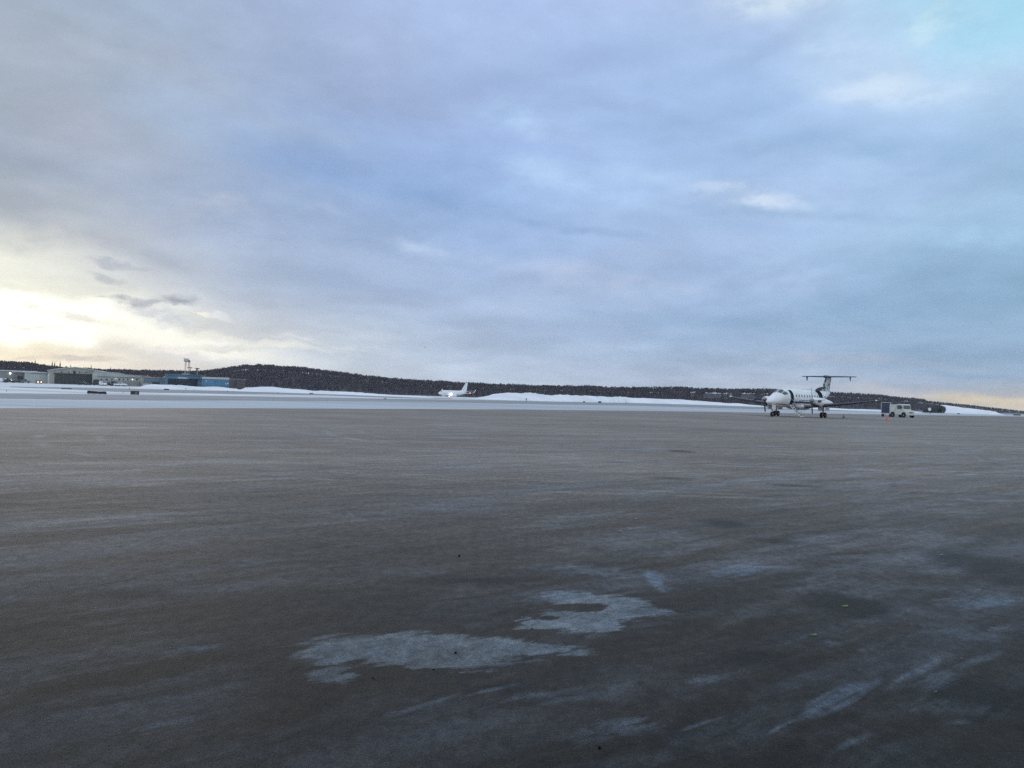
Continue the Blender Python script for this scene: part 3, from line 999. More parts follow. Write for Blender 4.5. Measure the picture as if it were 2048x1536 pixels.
def tyre(parent, x, y, z, r, w, name='wheel'):
    mb = MB()
    prof = [(r * .55, -w / 2), (r * .86, -w / 2), (r * .98, -w * .32), (r, 0), (r * .98, w * .32), (r * .86, w / 2), (r * .55, w / 2)]
    mb.lathe(prof, 'y', 20, Matrix.Translation((x, y, z)))
    o = mb.build(name, M_DARK, parent, smooth=True)
    hub = MB().lathe([(r * .15, -w / 2 - .01), (r * .5, -w / 2 + .012), (r * .5, w / 2 - .012), (r * .15, w / 2 + .01)], 'y', 14, Matrix.Translation((x, y, z)))
    hub.build('hub', M_METAL, o, smooth=True)
    return o


# ------------------------------------------------------------------ parked propeller airliner
PX_P, PY_P = 1598.5, 833.9
g0 = gnd(PX_P, PY_P, .03)
plane = empty('propeller_airliner', (g0.x, g0.y, .03), heading(PX_P, 23),
              label='white twin propeller commuter airliner with high dark tail and open doors parked on the apron', cat='airplane')
HB = Hull([(NOSE(t[0]), *t[1:]) for t in [(8.45, 1.50, .03, .03), (8.38, 1.51, .15, .13), (8.2, 1.53, .27, .24), (7.8, 1.58, .42, .38), (7.2, 1.66, .56, .52), (6.5, 1.76, .68, .66), (6.0, 1.83, .74, .76),
           (5.6, 1.90, .77, .87), (5.1, 1.95, .80, .95), (4.5, 1.97, .82, .99), (3, 1.98, .83, 1.0), (-2.4, 1.98, .83, 1.0), (-3.6, 2.02, .80, .96), (-5, 2.18, .64, .80),
           (-6.4, 2.42, .42, .56), (-7.6, 2.64, .22, .32), (-8.3, 2.78, .08, .14), (-8.45, 2.80, .02, .05)]])
DX0, DX1, DF0, DF1 = 3.45, 4.2, 32, 130       # forward door
CX0, CX1, CF0, CF1 = -4.6, -3.25, 22, 112     # cargo door
xs = sorted(set(NOSE(q) for q in [8.45, 8.38, 8.2, 8.0, 7.8, 7.5, 7.2, 6.9, 6.5, 6.2, 6.0, 5.8, 5.6, 5.3, 5.1, 4.8, 4.5, DX1, DX0, 3.0, 2, 1, 0, -1, -2.4, -2.9, CX1, -3.6, -4.1, CX0, -5, -5.7, -6.4, -7, -7.6, -8.0, -8.3, -8.45]))
phis = sorted(set([DF0, DF1, CF0, CF1] + list(range(0, 360, 9))))
mb = MB()
rows = [[HB.p(x, ph) for ph in phis] for x in xs]
n = len(phis)
vs = [p for r in rows for p in r]
fs = []
for j in range(len(xs) - 1):
    for i in range(n):
        xm = (xs[j] + xs[j + 1]) / 2
        a, b = phis[i], phis[(i + 1) % n] if i < n - 1 else 360
        pm = (a + b) / 2
        if (DX0 < xm < DX1 and DF0 < pm < DF1) or (CX0 < xm < CX1 and CF0 < pm < CF1):
            continue
        fs.append((j * n + i, j * n + (i + 1) % n, (j + 1) * n + (i + 1) % n, (j + 1) * n + i))
mb.add(vs, fs)
body = mb.build('fuselage', M_WHITE, plane, smooth=True)
# cabin lining seen through the doorways
mb = MB()
mb.loft([[HB.p(x, ph, -.07) for ph in range(0, 360, 15)] for x in (5.0, 4, 3, 1, -1, -2.4, -3.6, -5.2)])
mb.build('cabin_lining', M_INSIDE, plane)
for (x0, x1, f0, f1) in ((DX0, DX1, DF0, DF1), (CX0, CX1, CF0, CF1)):
    for (a, b) in (((x0, f0), (x0, f1)), ((x1, f0), (x1, f1))):
        k = 10
        rr = [[HB.p(a[0], a[1] + (b[1] - a[1]) * i / k, .012) for i in range(k + 1)], [HB.p(a[0] + (.05 if a[0] == x0 else -.05), a[1] + (b[1] - a[1]) * i / k, .012) for i in range(k + 1)]]
        mb = MB()
        mb.loft(rr, close=False, caps=False)
        mb.build('door_frame', M_TEAL, plane)
# windscreen: two front panes and a side pane each side, laid on the skin
def pane(name, c, side):
    """c: four corners (x, phi)"""
    rows = []
    for i in range(9):
        u = i / 8
        row = []
        for j in range(9):
            v = j / 8
            # rounded corners
            u_, v_ = u, v
            if (i in (0, 8)) and (j in (0, 8)):
                u_, v_ = .04 + .92 * u, .04 + .92 * v
            x = (c[0][0] * (1 - u_) + c[1][0] * u_) * (1 - v_) + (c[3][0] * (1 - u_) + c[2][0] * u_) * v_
            ph = (c[0][1] * (1 - u_) + c[1][1] * u_) * (1 - v_) + (c[3][1] * (1 - u_) + c[2][1] * u_) * v_
            row.append(HB.p(x, side * ph, .012))
        rows.append(row)
    mb = MB()
    mb.loft(rows, close=False, caps=False)
    mb.build(name, M_GLASS, plane, smooth=True)


for side in (1, -1):
    pane('windscreen_pane', [(5.95, 4), (5.78, 37), (5.05, 37), (5.15, 4)], side)
    pane('side_window', [(5.72, 42), (5.45, 66), (4.62, 66), (4.98, 42)], side)
for side in (1, -1):
    for i in range(9):
        x = 2.75 - i * .70
        z = 2.26
        ph = HB.z_phi(x, z)
        w, hp = .15, 9.5
        ph = max(ph, 60)
        pts_ = [(x + w * math.cos(t), ph + hp * math.sin(t)) for t in (2 * math.pi * q / 12 for q in range(12))]
        mb = MB()
        HB.patch(mb, pts_, .01, side)
        mb.build('window', M_GLASS, plane)
    mb = MB()
    HB.grid(mb, -4.9 if side < 0 else -3.1, 3.35, lambda x: HB.z_phi(x, 1.66), lambda x: HB.z_phi(x, 1.47), .008, 20, 2, side)
    mb.build('stripe', M_STRIPE, plane)
    mb = MB()
    HB.grid(mb, 4.3, 6.9, lambda x: HB.z_phi(x, 1.28 + .035 * (x - 4)), lambda x: HB.z_phi(x, 1.18 + .055 * (x - 4)), .008, 20, 2, side)
    mb.build('nose_stripe', M_STRIPE, plane)
# ventral fairing under the wing
mb = MB()
mb.loft([[(x, w * math.sin(t), z + hh * math.cos(t)) for t in (2 * math.pi * i / 18 for i in range(18))] for x, z, w, hh in
         ((2.6, 1.25, .3, .12), (2.0, 1.12, .8, .26), (1, 1.08, .92, .32), (-1.0, 1.10, .9, .32), (-2.2, 1.22, .6, .22), (-2.8, 1.3, .2, .1))])
mb.build('wing_fairing', M_WHITE, plane, smooth=True)
# wings
M_WING = mat('wing_paint', (.17, .18, .20), .45, dirt=.4, dirt_col=(.08, .08, .09), scale=1)
for s in (1, -1):
    sec = [((.95, s * .5, 1.10), 2.15, .17, (0, 0, 1)), ((.95, s * 2.9, 1.30), 2.1, .19, (0, 0, 1)), ((.55, s * 5.4, 1.60), 1.55, .18, (0, 0, 1)), ((.12, s * 8.15, 1.95), 1.0, .17, (0, 0, 1)),
           ((.02, s * 8.32, 2.02), .92, .11, (0, -s * .6, .8)), ((-.15, s * 8.4, 2.14), .7, .09, (0, -s, .1)), ((-.4, s * 8.44, 2.34), .42, .08, (0, -s, .1))]
    w = flying_surface('wing', sec, M_WING, plane)
    mb = MB()
    rings = []
    for (le, ch, th, nm) in sec[1:4]:
        le = Vector(le)
        rings.append([tuple(le + Vector(q)) for q in ((.02, 0, 0), (-.06, 0, th * ch * .34), (-.16, 0, th * ch * .46), (-.16, 0, -th * ch * .40), (-.06, 0, -th * ch * .3))])
    mb.loft(rings)
    mb.build('deicing_boot', M_DKMETAL, w)
    mb = MB()
    mb.lathe([(.01, .16), (.07, .1), (.09, 0), (.07, -.2), (.02, -.3)], 'x', 10, Matrix.Translation((.1, s * 8.1, 1.98)))
    mb.build('tip_light', mat('tip_lamp_lens', (.8, .8, .8), .2), w, smooth=True)
    # nacelle
    yy = s * 2.62
    nac = MB()
    nac.loft([[(x, yy + w_ * math.sin(t), z + hh * math.cos(t)) for t in (2 * math.pi * i / 18 for i in range(18))] for x, z, w_, hh in
              ((3.05, 1.80, .24, .24), (2.95, 1.79, .32, .31), (2.6, 1.74, .38, .40), (2.0, 1.68, .42, .46), (1.0, 1.62, .44, .50), (0, 1.58, .43, .48), (-1.0, 1.56, .36, .38), (-1.9, 1.58, .22, .22), (-2.5, 1.62, .05, .06))])
    nc = nac.build('engine_nacelle', M_WHITE, plane, smooth=True)
    sc = MB()
    sc.loft([[(x, yy + w_ * math.sin(t), z + hh * math.cos(t)) for t in (2 * math.pi * i / 14 for i in range(14))] for x, z, w_, hh in
             ((2.97, 1.42, .20, .12), (2.7, 1.38, .26, .16), (2.0, 1.34, .28, .20), (1.2, 1.34, .26, .16))])
    sc.build('air_scoop', M_DKMETAL, nc, smooth=True)
    for sd in (1, -1):
        MB().tube((2.45, yy + sd * .34, 1.72), (2.05, yy + sd * .54, 1.74), .10, .11, 10).build('exhaust_stub', M_DKMETAL, nc, smooth=True)
    pr = empty('propeller', (3.12, yy, 1.80))
    pr.parent = plane
    MB().lathe([(.0, .42), (.08, .38), (.16, .26), (.22, .08), (.24, -.06)], 'x', 18).build('spinner', M_METAL, pr, smooth=True)
    for k in range(4):
        t = R(90 * k + (4 if s > 0 else 7))
        M_ = Matrix.Rotation(t, 4, 'X')
        bl = MB()
        rings = []
        for r_, c_, tw in ((.18, .09, 80), (.4, .15, 78), (.7, .22, 76), (1.0, .23, 74), (1.25, .21, 72), (1.34, .16, 72), (1.38, .08, 72)):
            ring_ = []
            for q in range(8):
                a_ = 2 * math.pi * q / 8
                lx, ly = c_ * .5 * math.cos(a_), .016 * math.sin(a_) + .01
                tw_ = R(tw)
                ring_.append(tuple(M_ @ Vector((lx * math.sin(tw_) - ly * math.cos(tw_), lx * math.cos(tw_) + ly * math.sin(tw_), r_))))
            rings.append(ring_)
        bl.loft(rings)
        bl.build('blade', M_DKMETAL, pr, smooth=True)
    # main gear
    lg = empty('main_landing_gear', (0, yy, 0))
    lg.parent = plane
    gs = MB()
    gs.tube((0, 0, .33), (0, 0, 1.2), .055, .075, 10)
    gs.tube((0, -.24, .30), (0, .24, .30), .045, n=8)
    gs.tube((.05, 0, .55), (.7, 0, 1.2), .03, n=6)
    gs.build('strut', M_METAL, lg, smooth=True)
    for q in (-.2, .2):
        tyre(lg, 0, q, .30, .30, .20)
    for q in (-.36, .36):
        gd = MB().box(-.75, .55, q - .012, q + .012, .72, 1.26)
        gd.build('gear_door', M_WHITE, lg, bevel=.01)
# nose gear
lg = empty('nose_landing_gear', (6.8, 0, 0))
lg.parent = plane
gs = MB()
gs.tube((0, 0, .3), (-.1, 0, 1.25), .045, .065, 10)
gs.tube((.04, 0, .6), (.45, 0, 1.2), .025, n=6)
gs.build('strut', M_METAL, lg, smooth=True)
tyre(lg, 0, 0, .27, .27, .19)
for q in (-.24, .24):
    MB().box(-.35, .55, q - .012, q + .012, .78, 1.30).build('gear_door', M_WHITE, lg, bevel=.01)
MB().lathe([(.01, .03), (.09, .02), (.10, -.05), (.04, -.1)], 'x', 12, Matrix.Translation((.12, 0, .92))).build('taxi_lamp', M_METAL, lg, smooth=True)
# open airstair door
stp = empty('airstair_door', ((DX0 + DX1) / 2, .80, 1.28))
stp.parent = plane
a, b = Vector((0, 0, 0)), Vector((0, 1.25, -1.16))
dirv = (b - a).normalized()
nv = Vector((0, -dirv.z, dirv.y))
mb = MB()
rings = []
for k, off in ((0, 0), (.25, -.06), (.5, -.09), (.75, -.07), (1.0, 0)):
    c = a + (b - a) * k
    lo = c - nv * (.10 - off * .9)
    hi = c - nv * (.04 - off * .9)
    rings.append([(-.37, lo.y, lo.z), (.37, lo.y, lo.z), (.37, hi.y, hi.z), (-.37, hi.y, hi.z)])
mb.loft(rings)
mb.build('door_shell', M_WHITE, stp)
for k in range(5):
    c = a + (b - a) * ((k + .6) / 5.2)
    MB().box(-.30, .30, c.y - .13, c.y + .10, c.z + .03, c.z + .06).build('step', M_DKMETAL, stp)
for sx_ in (-.36, .36):
    mb = MB()
    mb.tube((sx_, -.05, .75), (sx_, 1.15, -.42), .018, n=6)
    mb.tube((sx_, 1.15, -.42), (sx_, 1.2, -1.05), .018, n=6)
    mb.tube((sx_, .6, .12), (sx_, .62, -.5), .014, n=6)
    mb.build('handrail', M_METAL, stp)
# raised cargo door, hinged along the top of its opening
mb = MB()
hx = HB.p(-3.9, CF0, .02)
rot = Matrix.Translation(hx) @ Matrix.Rotation(R(-82), 4, 'X').inverted() @ Matrix.Translation([-c for c in hx])
rows = []
for i in range(9):
    ph = CF0 + (CF1 - 8 - CF0) * i / 8
    rows.append([tuple(rot @ Vector(HB.p(x, ph, .02))) for x in (CX0 + .04, CX0 + .5, CX1 - .04)])
rows2 = []
for i in range(9):
    ph = CF0 + (CF1 - 8 - CF0) * i / 8
    rows2.append([tuple(rot @ Vector(HB.p(x, ph, -.07))) for x in (CX0 + .04, CX0 + .5, CX1 - .04)])
mb.loft(rows, close=False, caps=False)
mb.loft(rows2, close=False, caps=False)
mb.build('cargo_door', mat('cargo_door_paint', (.20, .25, .27), .5), plane, smooth=True)
# tail
def tail_material():
    m, t, b = nmat('patterned_tail_paint')
    co = t.new('ShaderNodeTexCoord').outputs['Object']
    x, y, z = t.sepxyz(co)
    lead = t.math('ADD', x, t.math('MULTIPLY', z, .62))      # constant along the swept leading edge
    n_ = t.noise(t.mapping(co, scale=(1.4, 1.4, 1.0)), 1.6, 4, .6)
    blot = t.rng(n_, .50, .54)
    low_ = t.rng(z, 4.0, 3.75)
    up = t.rng(z, 3.7, 4.1)
    edge1 = t.rng(lead, -4.50, -4.44)
    edge2 = t.rng(t.math('ADD', x, t.math('MULTIPLY', z, .29)), -6.94, -7.0)
    pat = t.math('MAXIMUM', t.math('MULTIPLY', blot, low_), t.math('MULTIPLY', up, t.math('MAXIMUM', edge1, edge2)), clamp=True)
    t.l.new(t.mix(pat, (.66, .72, .74), (.03, .075, .085)), b.inputs['Base Color'])
    b.inputs['Roughness'].default_value = .4
    return m


M_TAIL = tail_material()
flying_surface('tail_fin', [((-4.4, 0, 2.72), 3.6, .05, (0, 1, 0)), ((-5.5, 0, 3.0), 2.7, .08, (0, 1, 0)), ((-6.1, 0, 3.35), 2.25, .10, (0, 1, 0)), ((-7.05, 0, 4.55), 1.65, .11, (0, 1, 0))], M_TAIL, plane)
HT = 4.62
for s in (1, -1):
    tp = flying_surface('tailplane', [((-6.75, 0, HT), 1.75, .10, (0, 0, 1)), ((-7.2, s * 1.6, HT + .02), 1.25, .13, (0, 0, 1)), ((-7.62, s * 3.05, HT + .03), .85, .12, (0, 0, 1))], M_TEAL, plane)
    flying_surface('tailet', [((-7.55, s * 2.5, HT - .02), .5, .07, (0, 1, 0)), ((-7.75, s * 2.52, HT - .45), .26, .07, (0, 1, 0))], M_TEAL, tp)
MB().lathe([(.02, .55), (.12, .4), (.16, 0), (.15, -1.2), (.05, -1.8)], 'x', 12, Matrix.Translation((-6.9, 0, HT))).build('tail_bullet', M_TEAL, plane, smooth=True)
for s in (1, -1):
    flying_surface('stabilon', [((-5.2, s * .5, 2.35), 1.0, .06, (0, 0, 1)), ((-5.75, s * 1.35, 2.38), .5, .06, (0, 0, 1))], M_WHITE, plane)
    flying_surface('ventral_strake', [((-5.6, s * .25, 1.98), 1.5, .05, (0, 1, 0)), ((-6.4, s * .42, 1.66), .7, .05, (0, 1, 0))], M_WHITE, plane)
flying_surface('blade_antenna', [((4.95, 0, 2.92), .3, .12, (0, 1, 0)), ((4.75, 0, 3.28), .14, .12, (0, 1, 0))], M_WHITE, plane)
MB().tube((-1.6, 0, .98), (-1.65, 0, .72), .02, .012, 6).build('belly_antenna', M_DKMETAL, plane)

# ------------------------------------------------------------------ taxiing jet
DJ = 700
pj = at(907, DJ)
jet = empty('jet_airliner', (pj.x, pj.y, -1.6), heading(907, 42), label='white jet airliner with upturned wingtips and lit landing lamps taxiing before the far wood', cat='airplane')
HJ = Hull([(17.3, 3.1, .05, .05), (17.1, 3.15, .4, .38), (16.5, 3.22, .8, .78), (15.4, 3.38, 1.3, 1.3), (14, 3.55, 1.65, 1.72), (12, 3.68, 1.84, 1.95), (10, 3.72, 1.88, 2.0), (-4, 3.72, 1.88, 2.0), (-8, 3.95, 1.7, 1.78),
           (-12, 4.5, 1.1, 1.2), (-15, 5.0, .5, .6), (-16.3, 5.25, .12, .16)])
mb = MB()
mb.loft([[HJ.p(x, ph) for ph in range(0, 360, 15)] for x in (17.3, 17.1, 16.5, 15.8, 15, 14, 13, 12, 10, 5, 0, -4, -6, -8, -10, -12, -13.5, -15, -16.3)])
mb.build('fuselage', M_JETWHITE, jet, smooth=True)
for side in (1, -1):
    mb = MB()
    HJ.patch(mb, [(15.7, 12), (15.5, 50), (14.7, 62), (14.5, 50), (14.9, 14)], .03, side)
    mb.build('cockpit_window', M_GLASS, jet)
for s in (1, -1):
    w = flying_surface('wing', [((4.5, s * 1.2, 2.45), 7.6, .13, (0, 0, 1)), ((1.6, s * 5.8, 3.0), 4.6, .12, (0, 0, 1)), ((-3.6, s * 16.4, 4.15), 1.7, .11, (0, 0, 1)), ((-3.9, s * 16.9, 4.35), 1.5, .10, (0, -s * .7, .7)),
                            ((-4.5, s * 17.3, 5.2), 1.2, .09, (0, -s, .2)), ((-5.6, s * 17.8, 6.9), .6, .08, (0, -s, .2))], M_JETWHITE, jet)
    en = MB()
    en.lathe([(.75, 6.4), (.95, 6.6), (1.02, 6.3), (1.06, 5.2), (.98, 3.6), (.62, 2.2), (.3, 1.8)], 'x', 20, Matrix.Translation((0, s * 5.0, 1.75)))
    e_ = en.build('engine', M_JETWHITE, jet, smooth=True)
    MB().lathe([(.04, 6.25), (.72, 6.3), (.72, 6.2)], 'x', 16, Matrix.Translation((0, s * 5.0, 1.75))).build('intake', M_DKMETAL, e_)
    flying_surface('tailplane', [((-11.2, s * .4, 5.2), 3.6, .10, (0, 0, 1)), ((-14.8, s * 6.9, 5.9), 1.3, .09, (0, 0, 1))], M_JETWHITE, jet)
    lg = empty('landing_gear', (-1.2, s * 2.8, 0))
    lg.parent = jet
    MB().tube((0, 0, .55), (0, 0, 2.3), .14, n=8).build('strut', M_METAL, lg)
    for q in (-.4, .4):
        tyre(lg, 0, q, .56, .56, .38)
lg = empty('landing_gear', (13.2, 0, 0))
lg.parent = jet
MB().tube((0, 0, .4), (0, 0, 2.0), .1, n=8).build('strut', M_METAL, lg)
for q in (-.2, .2):
    tyre(lg, 0, q, .36, .36, .22)
flying_surface('tail_fin', [((-6.8, 0, 5.5), 8.2, .05, (0, 1, 0)), ((-9.2, 0, 6.2), 6.2, .09, (0, 1, 0)), ((-14.2, 0, 12.3), 2.4, .10, (0, 1, 0))], M_JETWHITE, jet)
M_LAMP = mat('landing_lamp_lit', (1, 1, 1), .3, emit=(1, .97, .92), estr=14)
M_BEACON = mat('beacon_lit', (1, .2, .1), .3, emit=(1, .22, .14), estr=5)
MB().lathe([(.02, .5), (.5, .35), (.62, 0), (.4, -.4)], 'x', 14, Matrix.Translation((5.0, 2.1, 2.35))).build('landing_light', M_LAMP, jet, smooth=True)
MB().lathe([(.02, .2), (.16, .1), (.18, 0), (.1, -.1)], 'x', 12, Matrix.Translation((6.6, 1.5, .95))).build('taxi_light', M_LAMP, jet, smooth=True)
MB().lathe([(.02, .5), (.38, .3), (.42, 0), (.2, -.3)], 'x', 12, Matrix.Translation((6.0, 2.6, 1.55))).build('beacon', M_BEACON, jet, smooth=True)
MB().lathe([(.02, .3), (.26, .2), (.3, 0), (.2, -.2)], 'x', 12, Matrix.Translation((-2.3, 15.2, 4.1))).build('navigation_light', M_BEACON, jet, smooth=True)

# ------------------------------------------------------------------ light aircraft far off in the sky
DL = 2600
d_ = ray(850.5, 694.5)
pl = Vector((0, 0, H)) + d_ * DL
lt = empty('light_aircraft', pl, R(200), label='tiny dark light aircraft flying high over the far wood', cat='airplane')
MB().lathe([(.05, 3.2), (.45, 2.6), (.6, 1.2), (.5, -.4), (.2, -3.2), (.08, -4)], 'x', 10).build('fuselage', M_DKMETAL, lt, smooth=True)
for s in (1, -1):
    flying_surface('wing', [((1.2, 0, .6), 1.6, .14, (0, 0, 1)), ((1.0, s * 5.2, .75), 1.2, .12, (0, 0, 1))], M_DKMETAL, lt)
    flying_surface('tailplane', [((-3.2, 0, .1), .9, .1, (0, 0, 1)), ((-3.4, s * 1.6, .1), .6, .1, (0, 0, 1))], M_DKMETAL, lt)
flying_surface('tail_fin', [((-2.8, 0, .1), 1.3, .1, (0, 1, 0)), ((-3.5, 0, 1.5), .7, .1, (0, 1, 0))], M_DKMETAL, lt)


# ------------------------------------------------------------------ white tug with its cart
def veh_root(name, px, D, ang, **kw):
    """local +x = forwards; ang degrees off facing the viewer, positive to the photo's right"""
    p = at(px, D, .03)
    return empty(name, (p.x, p.y, .03 if D < 300 else 0), heading(px, -ang), **kw)


M_TUG = mat('tug_paint', (.68, .70, .67), .5, dirt=.4, dirt_col=(.32, .31, .27), scale=2)
M_CURTAIN = mat('blue_curtain', (.07, .09, .15), .8)
tug = veh_root('baggage_tug', 1805, 137, 46, label='boxy white cab-over tug with a snub nose parked beside the propeller plane', cat='tug')
# local: length along x 1.7..-1.3, half width .85
T = tug
tug.scale = (.93, .93, .93)
mb = MB()
mb.prism([(1.55, .42), (1.6, .62), (1.52, 1.02), (.95, 1.10), (.82, 1.12), (-.55, 1.12), (-.55, .42), (-.5, .40)], -.84, .84)
mb.build('body', M_TUG, T, bevel=.05)
mb = MB()
mb.prism([(.86, 1.12), (.70, 1.93), (.62, 2.02), (-.42, 2.02), (-.50, 1.93), (-.50, 1.12)], -.80, .80)
mb.build('cab', M_TUG, T, bevel=.05)
mb = MB()
mb.prism([(-.56, .46), (-.56, 1.86), (-.66, 1.93), (-1.72, 1.93), (-1.8, 1.85), (-1.8, .46)], -.82, .82)
mb.build('rear_box', M_TUG, T, bevel=.05)
mb = MB()
xf = lambda z: .862 - (z - 1.12) * .16 / .81
mb.add([(xf(1.28) + .012, -.68, 1.28), (xf(1.28) + .012, .68, 1.28), (xf(1.84) + .012, .66, 1.84), (xf(1.84) + .012, -.66, 1.84)], [(0, 1, 2, 3)])
mb.build('windscreen', M_GLASS, T)
for s in (1, -1):
    yv = s * .812
    MB().add([(.62, yv, 1.25), (-.30, yv, 1.25), (-.30, yv, 1.84), (.50, yv, 1.84)], [(0, 1, 2, 3)]).build('side_window', M_GLASS, T)
    MB().box(.28, .30, s * .845, s * .852, .55, 1.12).build('door_seam', M_DKMETAL, T)
    MB().tube((.75, s * .82, 1.5), (.85, s * 1.02, 1.55), .015, n=6).box(.80, .86, s * 1.02 - .06, s * 1.02 + .06, 1.42, 1.68).build('mirror', M_DKMETAL, T)
    hl = MB().lathe([(.02, .05), (.10, .03), (.11, -.03)], 'x', 14, Matrix.Translation((1.58, s * .58, .80)))
    hl.build('headlight', mat('headlamp_lens', (.6, .6, .58), .15), T, smooth=True)
    for xw in (1.0, -1.15):
        o = tyre(T, xw, s * .76, .34, .34, .22)
        MB().lathe([(.46, -.015), (.46, .015), (.36, .015), (.36, -.015)], 'y', 18, Matrix.Translation((xw, s * .845, .38))).build('wheel_arch', M_DKMETAL, T)
MB().box(1.60, 1.72, -.80, .80, .36, .50).build('bumper', M_TUG, T, bevel=.02)
gr = MB()
for k in range(4):
    gr.box(1.575, 1.60, -.36, .36, .62 + k * .08, .65 + k * .08)
gr.build('grille', M_DKMETAL, T)

cart = veh_root('baggage_cart', 1773, 139, -6, label='covered baggage cart with dark blue curtain hitched beside the white tug', cat='cart')
M_CART = mat('cart_frame_paint', (.62, .64, .66), .5, .1)
MB().box(-1.1, 1.1, -.60, .60, .42, .52).build('deck', M_CART, cart, bevel=.01)
MB().box(-1.15, 1.15, -.64, .64, 2.00, 2.06).build('roof', M_CART, cart, bevel=.015)
for sx_ in (-1.1, 1.1):
    for sy_ in (-.60, .60):
        MB().box(sx_ - .03, sx_ + .03, sy_ - .03, sy_ + .03, .52, 2.0).build('frame_post', M_CART, cart)
mb = MB()
rings = []
for k in range(25):
    y = -.56 + 1.12 * k / 24
    x = 1.08 + .02 * math.sin(k * 1.6)
    rings.append([(x, y, .54), (x, y, 1.98), (x - .02, y, 1.98), (x - .02, y, .54)])
mb.loft(rings)
mb.build('curtain', M_CURTAIN, cart)
for s in (1, -1):
    MB().box(-1.06, 1.06, s * .575 - .012, s * .575 + .012, .54, 1.98).build('side_curtain', M_CURTAIN, cart)
    for xw in (-.8, .8):
        tyre(cart, xw, s * .5, .21, .21, .14)
MB().tube((1.1, 0, .4), (1.75, .0, .22), .03, n=6).build('tow_bar', M_DKMETAL, cart)


# ------------------------------------------------------------------ traffic cones
def cone(px, py, h, m, label):
    p = gnd(px, py, .03)
    root = empty('traffic_cone', p, R(20), label=label, cat='cone')
    MB().lathe([(.135, .025), (.125, .04), (.03, h), (.018, h + .01)], 'z', 18).build('cone_body', m, root, smooth=True)
    MB().box(-.17, .17, -.17, .17, 0, .028).build('cone_base', m, root, bevel=.01)
    r = lambda z: .125 + (z - .04) / (h - .04) * (.03 - .125) + .003
    MB().lathe([(r(h * .5), h * .5), (r(h * .68), h * .68)], 'z', 18).build('cone_collar', mat('cone_collar_sheet', (.75, .35, .25), .4), root, smooth=True)


cone(1774, 841, .48, M_ORANGE, 'bright orange traffic cone in front of the curtained baggage cart')
cone(1687, 836.2, .42, M_DKORANGE, 'dull reddish traffic cone beyond the wingroot of the parked propeller plane')


# ------------------------------------------------------------------ taxiway boards and edge markers
M_BOARD = mat('board_back', (.025, .025, .035), .6)
M_POST = mat('marker_metal', (.10, .10, .10), .6)
p = gnd(194, 788.8)
dsc = math.hypot(p.x, p.y) / F
root = empty('taxiway_board', p, heading(194, 0) + math.pi / 2, label='long low black board seen from behind at the taxiway edge before the hangar', cat='sign')
w = 16.5 * dsc
mb = MB().prism([(-w, .06), (-w * .96, .40 * w), (-w * .1, .35 * w), (w * .2, .33 * w), (w * .88, .35 * w), (w, .06)], -.08, .08)
mb.build('board', M_BOARD, root, bevel=.02)
mb = MB()
for q in (-.8, -.3, .3, .8):
    mb.box(w * q - .03, w * q + .03, -.03, .03, 0, .08)
mb.build('feet', M_POST, root)
p = gnd(269.5, 790)
dsc = math.hypot(p.x, p.y) / F
root = empty('taxiway_board', p, heading(269.5, 0) + math.pi / 2, label='short square dark board with a pale mark near its middle, at the taxiway edge', cat='sign')
w = 7.4 * dsc
MB().box(-w, w, -.08, .08, .05, 7.6 * dsc).build('board', mat('brown_board', (.05, .045, .045), .7, dirt=.5), root, bevel=.02)
MB().box(w * .12, w * .5, .085, .09, .12, 5 * dsc).box(w * .12, w * .5, -.09, -.085, .12, 5 * dsc).build('mark', mat('faded_mark', (.25, .24, .21), .7), root)
MB().box(-w * .8, -w * .7, -.03, .03, 0, .06).box(w * .7, w * .8, -.03, .03, 0, .06).build('feet', M_POST, root)


def low_board(px, py, wpx, hpx, label, col=(.05, .05, .06)):
    py = max(py, yh(px) + 4.2)
    p = gnd(px, py)
    s = math.hypot(p.x, p.y) / F
    root = empty('marker_board', p, heading(px, 0) + math.pi / 2, label=label, cat='sign', group='low marker boards by the taxiways')
    w, h = wpx * s / 2, hpx * s
    MB().box(-w, w, -.12, .12, h * .18, h).build('board', mat('board_paint', col, .7, dirt=.4), root, bevel=.02)
    MB().box(-w * .7 - .04, -w * .7 + .04, -.04, .04, 0, h * .2).box(w * .7 - .04, w * .7 + .04, -.04, .04, 0, h * .2).build('feet', M_POST, root)


low_board(133, 779, 17, 2.6, 'grey low board flat in the snow before the hangar door', (.12, .11, .12))
low_board(333, 780.3, 9, 2.6, 'dark low board before the blue hangar, between two lamps')
low_board(622.5, 788, 7, 2, 'dark low board on the snow below the wooded hill')
low_board(1199.5, 806.5, 6.5, 4, 'small dark two-legged board with reddish top against the white bank', (.12, .07, .07))
low_board(1933, 825.5, 11, 2.4, 'dark low board in front of the snow wedge')
low_board(1917, 828.5, 5, 1.8, 'smallest dark board before the snow wedge')
low_board(2034, 831.5, 11, 2.6, 'dark low board at the far edge of the apron beyond the snow wedge')
low_board(1168, 805, 4, 2.6, 'tiny dark board beside the reddish two-legged one')


def edge_lamp(px, py, hpx, label):
    py = max(py, yh(px) + 3.6)
    p = gnd(px, py)
    s = math.hypot(p.x, p.y) / F
    h = hpx * s
    root = empty('edge_lamp', p, label=label, cat='lamp', group='taxiway edge lamps')
    r = h * .22
    MB().lathe([(r * 1.6, 0), (r * 1.5, h * .12), (r * .4, h * .16), (r * .4, h * .5)], 'z', 10).build('stem', M_POST, root, smooth=True)
    MB().lathe([(r * .5, h * .5), (r, h * .55), (r * 1.05, h * .8), (r * .6, h * .97), (.01, h)], 'z', 12).build('lamp_head', mat('lamp_glass', (.06, .07, .10), .3), root, smooth=True)


